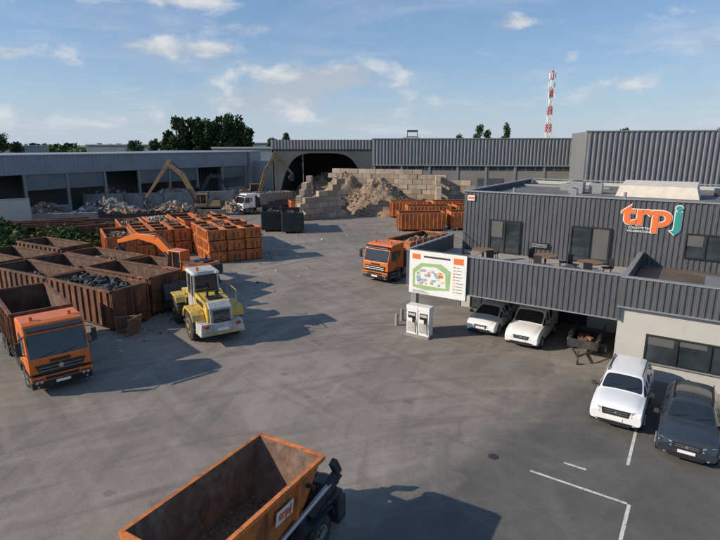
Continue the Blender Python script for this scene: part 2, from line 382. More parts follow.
for k in range(2): b.b2(13.9+k*3.2, 16.4+k*3.2, 15.5, 19.5, 7.25, 7.5, 2)
b.b2(1.2, 7.5, 17.2, 17.4, 7.25, 7.4, 1)
for x, y in ((3, 9), (9.5, 9.3), (12, 17.5), (17, 8.8)): b.cyl((x, y, 7.25), (x, y, 7.75), .09, seg=10, m=1)
b.build('roof_plant', [mat('roof_cover', (.62, .56, .48), .8, var=.12), COPING, DARKMET], ob, bevel=.02)
b = MB()
for x, y in ((3.3, 3.0), (6.7, 3.3), (9.0, 2.9)):
    b.cyl((x, y, 4.62), (x, y, 4.68), .62, seg=24, m=0); b.cyl((x, y, 3.9), (x, y, 4.62), .06, m=1, seg=8)
    for k in range(3):
        t = k*2.1+x; cx, cy = x+cos(t)*.95, y+sin(t)*.95
        b.box((cx, cy, 4.35), (.42, .42, .05), 1, rot=t); b.box((cx+cos(t)*.2, cy+sin(t)*.2, 4.6), (.04, .42, .5), 1, rot=t)
        for ox, oy in ((-.17, -.17), (.17, .17), (-.17, .17), (.17, -.17)): b.cyl((cx+ox, cy+oy, 3.9), (cx+ox, cy+oy, 4.33), .018, m=1, seg=6)
b.build('terrace_tables', [WOOD, BLACK], ob)
b = MB()
for k in range(8): b.cyl((.35, .5+k*.8, 4.86), (.35, .5+k*.8, 5.25), .018, seg=6)
b.cyl((.35, .5, 5.25), (.35, 6.1, 5.25), .022, seg=6)
b.build('railing', [COPING], ob)
FY = 6.3-.05
# logo: orange letters and teal j, each on a white outline plate
text('logo_outline', 'trp', 1.62, WHITEP, ob, (11.02, FY-.02, 6.34), (pi/2, 0, 0), .012, 1.18, .085)
text('logo_outline_j', 'j', 1.62, WHITEP, ob, (12.46, FY-.02, 6.34), (pi/2, 0, 0), .012, 1.18, .085)
text('logo_lettering', 'trp', 1.62, SIGNOR, ob, (11.02, FY-.05, 6.34), (pi/2, 0, 0), .02, 1.18, .045)
text('logo_lettering_j', 'j', 1.62, TEAL, ob, (12.46, FY-.05, 6.34), (pi/2, 0, 0), .02, 1.18, .045)
text('logo_subtitle', 'COLLECTE TRI', .15, WHITEP, ob, (10.7, FY-.03, 6.08), (pi/2, 0, 0), .01, 1.05, .003)
text('logo_subtitle_b', 'VALORISATION', .15, WHITEP, ob, (10.7, FY-.03, 5.90), (pi/2, 0, 0), .01, 1.05, .003)
b = MB(); b.b2(.95, 1.4, FY-.06, FY, 7.05, 7.38, 1); b.b2(1.0, 1.35, FY-.08, FY-.065, 7.15, 7.3, 2)
b.build('facade_plates', [TEAL, WHITEP, SIGNOR], ob)
# site map board
sb = empty('site_map_board', (P0.x, P0.y, 0), BR)
b = MB(); b.b2(.28, 3.62, -.16, -.08, 2.45, 4.86, 0); b.b2(.24, 3.66, -.075, -.05, 2.41, 4.9, 6)
random.seed(3)
b.b2(.45, .95, -.168, -.163, 4.4, 4.68, 5); b.b2(2.9, 3.45, -.168, -.163, 4.35, 4.68, 5); b.b2(1.15, 2.7, -.168, -.163, 4.52, 4.62, 6)
def poly(pts, y, m): b.add([(x, y, z) for x, z in pts], [tuple(range(len(pts)))], m)
poly([(.5, 2.8), (1.3, 2.7), (2.7, 2.85), (2.75, 3.9), (2.2, 4.25), (1.0, 4.2), (.5, 3.8)], -.166, 1)
poly([(.65, 2.95), (2.5, 2.95), (2.45, 3.75), (1.9, 4.05), (1.1, 4.0), (.65, 3.6)], -.169, 0)
for i in range(44):
    x = R(.68, 2.25); z = R(2.98, 3.75); k = random.choice([2, 3, 4, 5, 2, 1, 7, 7])
    b.b2(x, x+R(.06, .24), -.172-.0005*i, -.162, z, z+R(.05, .16), k)
for i in range(9): b.b2(2.9, 3.0, -.168, -.163, 4.15-i*.17, 4.22-i*.17, random.choice([2, 3, 4, 5])); b.b2(3.05, 3.05+R(.2, .45), -.167, -.163, 4.17-i*.17, 4.195-i*.17, 6)
for i in range(5): b.b2(.5, .5+R(.6, 1.1), -.167, -.163, 2.64-i*.035, 2.65-i*.035, 6)
b.build('panel', [WHITEP, GREEN, BLUE, MRED, MYEL, SIGNOR, DARKMET, LGREY], sb)
def dispenser(s, dd):
    x, y = W2(s, dd)
    b = MB()
    b.b2(-.75, .75, -.4, .4, 0, .12, 3)
    for ox in (-.36, .36):
        b.b2(ox-.33, ox+.33, -.26, .26, .12, 1.55, 0); b.b2(ox-.35, ox+.35, -.28, .28, 1.55, 1.78, 0)
        b.b2(ox-.24, ox+.24, -.275, -.262, 1.05, 1.4, 1); b.b2(ox-.2, ox+.2, -.283, -.277, 1.2, 1.34, 4)
        b.b2(ox-.27, ox+.27, -.272, -.262, .25, .85, 4)
        b.box((ox+.1, -.31, .98), (.07, .09, .26), 2)
        for k in range(7):
            t0, t1 = k/7, (k+1)/7; f = lambda t: (ox+.2+.1*sin(t*pi), -.31-.06*sin(t*pi), 1.1-1.0*sin(t*pi)*(.9))
            b.cyl(f(t0), f(t1), .02, seg=6, m=2)
    return b.build('fuel_dispenser', [WHITEP, BLACK, BLACK, CONCG, LGREY], loc=(x, y, 0), rot=BR, bevel=.012)
dispenser(1.0, -.15)
for x, y in ((W2(-.9, .6)), (W2(-1.1, 1.6))):
    b = MB(); b.cyl((x, y, 0), (x, y, .75), .11, .1, seg=14); b.build('bollard', [CONCG])

# ------------------------------------------------------------------ cars
def ring(x, zb, belt, top, wb, wt):
    h = [(0, zb), (wb*.93, zb), (wb, zb+.22*(belt-zb)), (wb*1.0, zb+.72*(belt-zb)), (wb*.955, belt), (wt, top-.075), (wt*.80, top-.012), (0, top+.012)]
    return [(x, y, z) for y, z in h]+[(x, -y, z) for y, z in h[-2:0:-1]]
def wheel(b, x, y, r, w, side, tm, rm, hub=.62, spokes=5):
    s = side
    b.cyl((x, y-s*w, r), (x, y-s*w*.1, r), r, r, seg=26, m=tm); b.cyl((x, y-s*w*.1, r), (x, y, r), r, r*.93, seg=26, m=tm)
    b.cyl((x, y, r), (x, y+s*.006, r), r*hub, r*hub, seg=22, m=rm)
    b.cyl((x, y+s*.006, r), (x, y+s*.012, r), r*hub*.88, seg=22, m=tm)
    for k in range(spokes):
        t = 2*pi*k/spokes; b.beam((x, y+s*.02, r), (x+cos(t)*r*hub*.92, y+s*.02, r+sin(t)*r*hub*.92), .05, .02, rm)
    b.cyl((x, y+s*.012, r), (x, y+s*.04, r), r*.16, seg=12, m=rm)
def car(name, st, Ln, wd, paint, loc, rot, glass_from, ws, rw, wx=(1.35, -1.3), r=.33, rails=False, clad=False, face=(.62, .75), grille=(.45, 0)):
    e = empty(name, (*loc, 0), rot)
    bm = bmesh.new(); rings = []
    for s in st: rings.append([bm.verts.new(p) for p in ring(*s)])
    n = len(rings[0]); side = []; top_w = []; top_r = []
    cr = bm.edges.layers.float.new('crease_edge')
    for i in range(len(st)-1):
        for j in range(n):
            f = bm.faces.new((rings[i][j], rings[i+1][j], rings[i+1][(j+1) % n], rings[i][(j+1) % n]))
            if j in (4, 9) and glass_from <= i <= ws: side.append(f)
            if j in (5, 6, 7, 8):
                if i == ws: top_w.append(f)
                if i == rw: top_r.append(f)
            if j in (0, n-1) or (clad and j in (1, n-2)): f.material_index = 2
    caps = [bm.faces.new(rings[0][::-1]), bm.faces.new(rings[-1])]
    for f in bm.faces: f.smooth = True
    idx = {}
    for i, rg_ in enumerate(rings):
        for j, v in enumerate(rg_): idx[v] = (i, j)
    for ed in bm.edges:
        a, c = idx[ed.verts[0]], idx[ed.verts[1]]
        if a[0] != c[0] and a[1] == c[1]:
            if a[1] in (4, n-4): ed[cr] = .55
            if a[1] in (1, n-1): ed[cr] = .6
            if a[1] in (2, 3, n-2, n-3): ed[cr] = .25
            if a[1] in (5, n-5): ed[cr] = .35
        if a[0] == c[0] and a[0] in (0, len(st)-1): ed[cr] = .5
        if a[0] == c[0] and a[0] in (ws, ws+1) and 4 <= a[1] <= n-4 and 4 <= c[1] <= n-4: ed[cr] = .45
    bmesh.ops.recalc_face_normals(bm, faces=bm.faces)
    bmesh.ops.inset_individual(bm, faces=caps, thickness=.06, depth=0)
    bmesh.ops.inset_individual(bm, faces=side, thickness=.04, depth=-.006)
    for g in (top_w, top_r):
        if g: bmesh.ops.inset_region(bm, faces=g, thickness=.045, depth=-.005)
    for f in side+top_w+top_r: f.material_index = 1
    glassf = set(side+top_w+top_r)
    for f in glassf:
        for ed in f.edges:
            if any(g not in glassf for g in ed.link_faces): ed[cr] = .8
    me = bpy.data.meshes.new('body'); bm.to_mesh(me); bm.free()
    for m in (paint, GLASS, BLACK): me.materials.append(m)
    o = bpy.data.objects.new('body', me); sc.collection.objects.link(o); o.parent = e
    md = o.modifiers.new('s', 'SUBSURF'); md.levels = 3; md.render_levels = 3
    b = MB(); hw = wd/2
    for x in wx:
        for s in (1, -1):
            b.cyl((x, s*(hw-.3), r+.02), (x, s*(hw-.006), r+.02), r+.065, seg=28, m=0)
            wheel(b, x, s*(hw+.0), r, .2, s, 1, 2)
    F = Ln/2; z0, z1 = face; gw = grille[0]
    b.hexa([(F-.12, -gw, z0-.04), (F+.012, -gw*.9, z0-.04), (F+.012, gw*.9, z0-.04), (F-.12, gw, z0-.04)], [(F-.12, -gw, z1+.02), (F-.0, -gw, z1+.02), (F-.0, gw, z1+.02), (F-.12, gw, z1+.02)], 0)
    b.hexa([(F-.12, -.5, .24), (F+.0, -.5, .24), (F+.0, .5, .24), (F-.12, .5, .24)], [(F-.12, -.6, .40), (F+.012, -.6, .40), (F+.012, .6, .40), (F-.12, .6, .40)], 0)
    b.b2(F+.008, F+.024, -.26, .26, .43, .54, 3)
    for k in range(2): b.b2(F+.004, F+.018, -gw*.8, gw*.8, z0+(z1-z0)*(.25+.45*k), z0+(z1-z0)*(.25+.45*k)+.012, 2)
    b.cyl((F+.0, 0, (z0+z1)/2), (F+.026, 0, (z0+z1)/2), .045, seg=14, m=2)
    for s in (1, -1):
        y1_, y2_ = s*(hw-.06), s*(gw+.03)
        b.hexa([(F-.36, y1_, z0+.05), (F-.06, y1_*.97, z0+.02), (F+.012, y2_, z0+.0), (F-.3, y2_, z0)],
               [(F-.44, y1_*.99, z1+.10), (F-.13, y1_*.95, z1+.07), (F-.01, y2_, z1+.02), (F-.35, y2_, z1+.03)], 4)
        b.b2(F-.12, F-.012, s*.62-.1, s*.62+.1, .3, .4, 0); b.cyl((F-.06, s*.63, .36), (F+.0, s*.63, .36), .045, seg=12, m=4)
        wx_ = st[ws+1][0]
        b.beam((wx_-.32, s*(hw-.06), st[ws][2]+.03), (wx_-.34, s*(hw+.10), st[ws][2]+.08), .05, .05, 0)
        b.hexa([(wx_-.40, s*(hw+.05), st[ws][2]+.0), (wx_-.26, s*(hw+.05), st[ws][2]+.0), (wx_-.28, s*(hw+.22), st[ws][2]+.02), (wx_-.38, s*(hw+.22), st[ws][2]+.02)],
               [(wx_-.40, s*(hw+.05), st[ws][2]+.15), (wx_-.30, s*(hw+.05), st[ws][2]+.15), (wx_-.31, s*(hw+.21), st[ws][2]+.14), (wx_-.38, s*(hw+.21), st[ws][2]+.14)], 0)
        b.b2(-F-.0, -F+.2, s*(hw-.28), s*(hw-.1), .75, 1.0, 5)
        for x in (-.9, .12): b.b2(x, x+.16, s*(hw-.015), s*(hw+.012), st[2][2]-.14, st[2][2]-.11, 0)
        for x in (-.45, .75): b.b2(x, x+.012, s*(hw-.03), s*(hw+.003), .4, st[3][2]-.06, 0)
        b.b2(-1.5+(1.9-F if F < 1.9 else 0), 1.3, s*(hw-.1), s*(hw-.012), .2, .3, 0)
        if rails:
            zt = st[ws][3]
            b.beam((-1.5, s*.62, zt+.05), (.2, s*.62, zt+.05), .04, .035, 0)
            for x in (-1.5, -.6, .2): b.b2(x-.03, x+.03, s*.62-.02, s*.62+.02, zt-.05, zt+.04, 0)
    xw, zw = st[ws+1][0], st[ws+1][3]; xv, zv = st[ws][0], st[ws][3]
    for y0 in (.1, -.55):
        b.beam((xw-.08, y0, zw+.02+.08*(zv-zw)/(xw-xv)), (xw-.22, y0+.5, zw+.03+.22*(zv-zw)/(xw-xv)), .02, .02, 0)
    b.build('wheels_and_trim', [BLACK, RUBBER, SILVER, WHITEP, LAMP, REDL, paint], e, bevel=.008)
    return e
SUV = [(-2.14, .42, .9, 1.0, .84, .74), (-2.08, .34, 1.06, 1.16, .89, .74), (-1.96, .3, 1.09, 1.52, .91, .68), (-1.7, .28, 1.09, 1.66, .92, .67), (-.9, .28, 1.07, 1.70, .92, .68), (-.1, .28, 1.05, 1.70, .92, .68),
       (.35, .28, 1.04, 1.63, .92, .67), (1.0, .28, 1.05, 1.16, .92, .78), (1.6, .3, 1.02, 1.12, .92, .76), (1.98, .32, .94, 1.04, .91, .76), (2.1, .33, .82, .92, .90, .74), (2.15, .36, .70, .78, .87, .70)]
sp = Vector((9.55, 17.8))+V*2.15
HD = atan2(-V.y, -V.x)
car('parked_suv', SUV, 4.3, 1.84, WHITE, sp, HD, 2, 6, 2, r=.36, rails=True, clad=True, face=(.66, .84), grille=(.5, 0))
CROSS = [(-2.19, .40, .88, .98, .84, .72), (-2.12, .34, 1.0, 1.08, .88, .72), (-1.93, .28, 1.04, 1.38, .91, .64), (-1.6, .25, 1.04, 1.53, .92, .64), (-.8, .24, 1.01, 1.59, .93, .66), (-.1, .24, .99, 1.59, .93, .66),
         (.3, .24, .98, 1.52, .93, .65), (1.05, .24, .98, 1.08, .93, .78), (1.6, .25, .95, 1.04, .92, .75), (2.0, .27, .86, .94, .91, .74), (2.14, .3, .76, .84, .89, .72), (2.2, .34, .64, .72, .85, .66)]
sp = Vector((10.9, 15.6))+V*2.2
car('parked_crossover', CROSS, 4.4, 1.86, NAVY, sp, HD, 2, 6, 2, r=.35, rails=True, face=(.6, .74), clad=True, grille=(.42, 0))
HATCH = [(-1.94, .38, .84, .93, .8, .66), (-1.88, .3, .95, 1.02, .84, .68), (-1.73, .25, .98, 1.28, .86, .61), (-1.45, .22, .97, 1.41, .87, .61), (-.7, .2, .95, 1.47, .88, .62), (0, .2, .93, 1.47, .88, .62),
         (.3, .2, .92, 1.40, .88, .61), (1.1, .2, .90, 1.0, .88, .74), (1.55, .22, .84, .93, .87, .7), (1.80, .24, .74, .82, .86, .68), (1.91, .28, .64, .72, .83, .64), (1.95, .32, .54, .6, .78, .56)]
p = Vector(W2(3.85, 1.7))+V*1.95
car('parked_hatchback', HATCH, 3.9, 1.76, WHITE, p, HD, 2, 6, 2, wx=(1.22, -1.2), r=.31, face=(.5, .62), grille=(.38, 0))
VAN = [(-2.1, .38, .95, 1.05, .86, .74), (-2.07, .3, 1.08, 1.18, .90, .76), (-2.0, .26, 1.12, 1.72, .91, .78), (-1.8, .24, 1.12, 1.81, .92, .78), (-.9, .24, 1.1, 1.83, .92, .78), (-.1, .24, 1.08, 1.83, .92, .77),
       (.38, .24, 1.07, 1.73, .92, .74), (1.08, .24, 1.06, 1.17, .92, .78), (1.6, .26, 1.0, 1.09, .91, .75), (1.94, .28, .88, .96, .90, .72), (2.06, .3, .76, .83, .88, .69), (2.1, .34, .64, .7, .83, .6)]
p = Vector(W2(6.35, 1.0))+V*2.1
car('parked_van', VAN, 4.2, 1.84, WHITE, p, HD, 4, 6, 2, r=.32, face=(.58, .72), grille=(.42, 0))
def utrailer(loc, rot):
    b = MB()
    b.b2(-1.1, 1.1, -.65, .65, .5, .55, 1)
    for s in (1, -1):
        b.b2(-1.1, 1.1, s*.65-.02, s*.65+.02, .55, .88, 0)
        for k in range(5): b.b2(-1.1+k*.54, -1.06+k*.54, s*.69-.02, s*.69+.015, .5, 1.25, 1)
        b.beam((-1.1, s*.67, 1.25), (1.1, s*.67, 1.25), .04, .04, 1); b.beam((-1.1, s*.67, 1.05), (1.1, s*.67, 1.05), .03, .03, 1)
        wheel(b, -.1, s*.9, .3, .18, s, 2, 3)
        b.prism([(-.5, .5), (-.42, .66), (.22, .66), (.3, .5), (.24, .5), (.18, .62), (-.38, .62), (-.44, .5)], s*.7, s*.92, 1)
        b.beam((1.1, s*.5, .48), (2.2, 0, .45), .07, .07, 1)
    b.b2(1.08, 1.12, -.63, .63, .55, .95, 0); b.b2(-1.12, -1.08, -.63, .63, .55, .95, 0)
    b.cyl((2.1, 0, 0.05), (2.1, 0, .7), .03, seg=8, m=1); b.cyl((2.1, -.04, .1), (2.1, .04, .1), .1, seg=12, m=2)
    for i in range(14): b.box((R(-.9, .9), R(-.5, .5), R(.6, .85)), (R(.1, .5), R(.1, .3), R(.05, .2)), 4, rot=R(0, 3))
    return b.build('utility_trailer', [DARKMET, DARKMET, RUBBER, SILVER, CHUNKB], loc=(*loc, 0), rot=rot, bevel=.006)
utrailer(Vector(W2(9.3, 2.6)), HD)

# ------------------------------------------------------------------ piles, containers, trucks
def mound(b, cx, cy, rx, ry, h, z0, m, nr=14, na=32, rough=.25, seed=0, peak=1.3):
    vs = [(cx, cy, z0+h)]
    for i in range(1, nr+1):
        t = i/nr
        for j in range(na):
            a = 2*pi*j/na; rr = t*(1+.15*noise.noise(Vector((cos(a)*1.5, sin(a)*1.5, seed))))
            x, y = cx+cos(a)*rx*rr, cy+sin(a)*ry*rr
            z = h*(1-t**peak)+rough*h*noise.fractal(Vector((x*.9, y*.9, seed)), 1, 2, 4)*(1-t*.8)
            vs.append((x, y, z0+max(z, 0 if i < nr else -.1)))
    fs = [(0, 1+j, 1+(j+1) % na) for j in range(na)]
    for i in range(nr-1):
        for j in range(na):
            a = 1+i*na+j; c = 1+i*na+(j+1) % na; fs.append((a, a+na, c+na, c))
    b.add(vs, fs, m, False)
def chunk(b, c, s, m):
    rt = Matrix.Rotation(R(0, 6.28), 3, Vector((R(-1, 1), R(-1, 1), R(-1, 1))).normalized())
    sx, sy, sz = s*R(.5, 1.4), s*R(.3, 1), s*R(.15, .7); c = Vector(c)
    P = [c+rt @ Vector((x*sx/2*R(.7, 1), y*sy/2*R(.7, 1), z*sz/2)) for z in (-1, 1) for x, y in ((-1, -1), (1, -1), (1, 1), (-1, 1))]
    b.hexa(P[:4], P[4:], m)
def scatter_mound(b, cx, cy, rx, ry, h, z0, n, s0, s1, ms, peak=1.3):
    for i in range(n):
        t = sqrt(R(0, 1)); a = R(0, 2*pi)
        chunk(b, (cx+cos(a)*rx*t, cy+sin(a)*ry*t, z0+h*(1-t**peak)+R(-.05, .12)*s1), R(s0, s1), random.choice(ms))

def container(name, c, rot, Ln=6.2, W=2.45, H=2.4, paint=None, fill=None, fz=.75, z=0, b=None, rib=.62, nch=170):
    own = b is None
    if own: b = MB()
    t = .05; x, y = Ln/2, W/2; zb = .22 if H > 1.6 else .07
    r_ = R(0, 1); rim = .12 if H > 1.6 else .09
    b.b2(-x, x, -y, y, zb, zb+.06, 0, r_)
    b.b2(-x, x, -.5, -.36, 0.0, zb, 2); b.b2(-x, x, .36, .5, 0.0, zb, 2)
    for s in (1, -1):
        b.b2(-x+.0, x, s*y-t/2, s*y+t/2, zb+.06, H-rim, 0, r_)
        b.b2(-x+t, x-t, s*(y-t/2-.012), s*(y-t/2-.004), zb+.07, H-rim-.01, 1)
        b.b2(-x-.05, x+.05, s*y-.07, s*y+.09, H-rim, H, 0, r_)
        k = -x+.25
        while k < x-.1:
            b.hexa([(k-.07, s*(y+t/2), zb+.06), (k+.07, s*(y+t/2), zb+.06), (k+.045, s*(y+t/2+.09), zb+.1), (k-.045, s*(y+t/2+.09), zb+.1)],
                   [(k-.07, s*(y+t/2), H-rim-.001), (k+.07, s*(y+t/2), H-rim-.001), (k+.045, s*(y+t/2+.09), H-rim-.001), (k-.045, s*(y+t/2+.09), H-rim-.001)], 0, r_)
            k += rib
        b.b2(-x-.05, x+.05, s*y-.03, s*y+.06, zb, zb+.059, 0, r_)
        b.b2(s*x-t/2, s*x+t/2, -y+t/2, y-t/2, zb+.06, H-rim, 0, r_)
        b.b2(s*(x-t/2-.012), s*(x-t/2-.004), -y+t, y-t, zb+.07, H-rim-.01, 1)
        b.b2(s*x-.06, s*x+.07, -y+.07, y-.07, H-rim, H-.002, 0, r_)
        for q in (-y+.05, -.08, .0, y-.05):
            b.b2(s*x+s*t/2, s*(x+.09), q-.05, q+.05, zb, H-rim-.01, 0, r_)
        for q in (.32, .62): b.b2(s*x+s*t/2, s*(x+.07), -y+.11, y-.11, H*q, H*q+.07, 0, r_)
        b.b2(s*x+s*.09, s*(x+.12), -.3, -.24, zb+.1, H-.3, 2); b.b2(s*x+s*.09, s*(x+.12), .2, .26, zb+.1, H-.3, 2)
    b.b2(-x+t, x-t, -y+t, y-t, zb+.062, zb+.075, 1)
    if fill:
        nx, ny = 18, 9; vs = []; zz = H*fz; am = .35 if H > 1.6 else .12
        sd = R(0, 99)
        for i in range(nx+1):
            for j in range(ny+1):
                u, v = i/nx, j/ny
                hh = zz+am*sin(pi*u)*sin(pi*v)+am*.85*noise.fractal(Vector((u*6, v*3, sd)), 1, 2, 3)*(.3+sin(pi*u)*sin(pi*v))
                vs.append((-x+.06+u*(Ln-.12), -y+.06+v*(W-.12), hh))
        b.add(vs, [(i*(ny+1)+j, (i+1)*(ny+1)+j, (i+1)*(ny+1)+j+1, i*(ny+1)+j+1) for i in range(nx) for j in range(ny)], 3)
        for i in range(nch):
            u, v = R(.04, .96), R(.06, .94)
            chunk(b, (-x+u*Ln, -y+v*W, zz+.05+am*sin(pi*u)*sin(pi*v)+R(-.05, .15)), R(.10, .42), random.choice([3, 3, 4]))
    if own:
        f = fill or (RUSTIN, RUSTIN)
        return b.build(name, [paint, RUSTIN, DARKMET, f[0], f[1]], loc=(c[0], c[1], z), rot=rot, bevel=0)
FD = (CHUNKD, CHUNKD); FG = (CHUNK, CHUNKW); FB = (CHUNKB, CHUNK)
def binstack(c, rot, nx, ny, nz, lx=2.05, ly=1.6, h=1.3, drop=.12, fill=FB):
    b = MB()
    for i in range(nx):
        for j in range(ny):
            top = nz-(1 if R(0, 1) < drop else 0)
            for k in range(top):
                b.M = Matrix.Translation(((i-(nx-1)/2)*(lx+.10)+R(-.03, .03), (j-(ny-1)/2)*(ly+.12)+R(-.03, .03), k*(h+.01))) @ Matrix.Rotation(R(-.015, .015), 4, 'Z')
                container('', None, 0, Ln=lx-.1, W=ly-.1, H=h, b=b, rib=.3, fill=fill if k == top-1 and R(0, 1) < .55 else None, fz=R(.45, .8), nch=30)
    return b.build('orange_bin_stack', [ORANGE_F, RUSTIN, DARKMET, fill[0], fill[1]], loc=(c[0], c[1], 0), rot=rot)

la = atan2(.5, -.87)
LA = Vector((-.87, .5)); LW = Vector((.5, .87))
C1 = Vector((-16.0, 31.0))
rows = [(0, 0, ORANGE_OLD, FD, .82), (1, 0, ORANGE_OLD, None, 0), (2, 0, ORANGE_OLD, FD, .5),
        (0, 1, RUST, FD, .55), (1, 1, RUST, FD, .5), (2, 1, ORANGE_OLD, FB, .6),
        (0, 2, RUST, FB, .5), (1, 2, RUST, None, 0), (2, 2, RUST, FD, .6)]
for i, j, pm, fl, fz in rows:
    c = C1+LW*(2.85*i)+LA*(6.75*j+(.8 if i else 0)+R(-.25, .25))
    container('skip_container', c, la+R(-.03, .03), paint=pm, fill=fl, fz=fz, H=2.45 if i == 0 else R(2.2, 2.6))
K = Vector((-13.6, 45.9)); KW = Vector((.87, .5)); KL = Vector((-.5, .87)); ka = atan2(KL.y, KL.x)
for a, l, nx, ny, nz, hh in [(2.6, 3.2, 3, 3, 3, 1.0), (2.5, 9.8, 3, 3, 3, .92), (-2.6, 9.0, 3, 3, 2, 1.25)]:
    c = K+KW*a+KL*l
    binstack(c, ka, nx, ny, nz, h=hh, ly=1.6)
for a, l, h, f, fz in [(-6.4, 9.0, 2.2, FB, .7), (-1.4, 15.6, 2.3, FG, .85), (1.4, 16.6, 2.3, None, .8), (4.2, 16.9, 2.3, FB, .8), (-4.4, 15.7, 2.2, FB, .8)]:
    c = K+KW*a+KL*l
    container('roll_off_container', c, ka+R(-.02, .02), H=h, paint=ORANGE_F, fill=f, fz=fz, rib=.42, nch=110)
for (x, y, a, l, h, f) in [(7.6, 65.5, .05, 5.6, 2.3, None), (14.2, 66.6, .1, 5.8, 2.3, FB), (7.2, 77.5, .02, 5.4, 2.4, FG), (13.2, 77, .1, 5.4, 2.5, FB), (9.4, 72, .08, 6, 2.4, None), (15.8, 72.5, .12, 5.6, 2.4, FB), (-8.6, 82, .3, 4.6, 2.0, FB)]:
    container('roll_off_container', (x, y), a, Ln=l, H=h, paint=ORANGE_F, fill=f, fz=.7, rib=.5)
DKG = mat('dark_green_paint', (.03, .04, .035), .5, var=.2, dirt=(.09, .07, .05), damt=.35)
for (x, y, a) in [(-8.6, 65.5, 1.75), (-11.3, 66.8, 1.75)]:
    container('dark_skip', (x, y), a, Ln=5.8, H=2.5, paint=DKG, fill=FD, fz=.7)

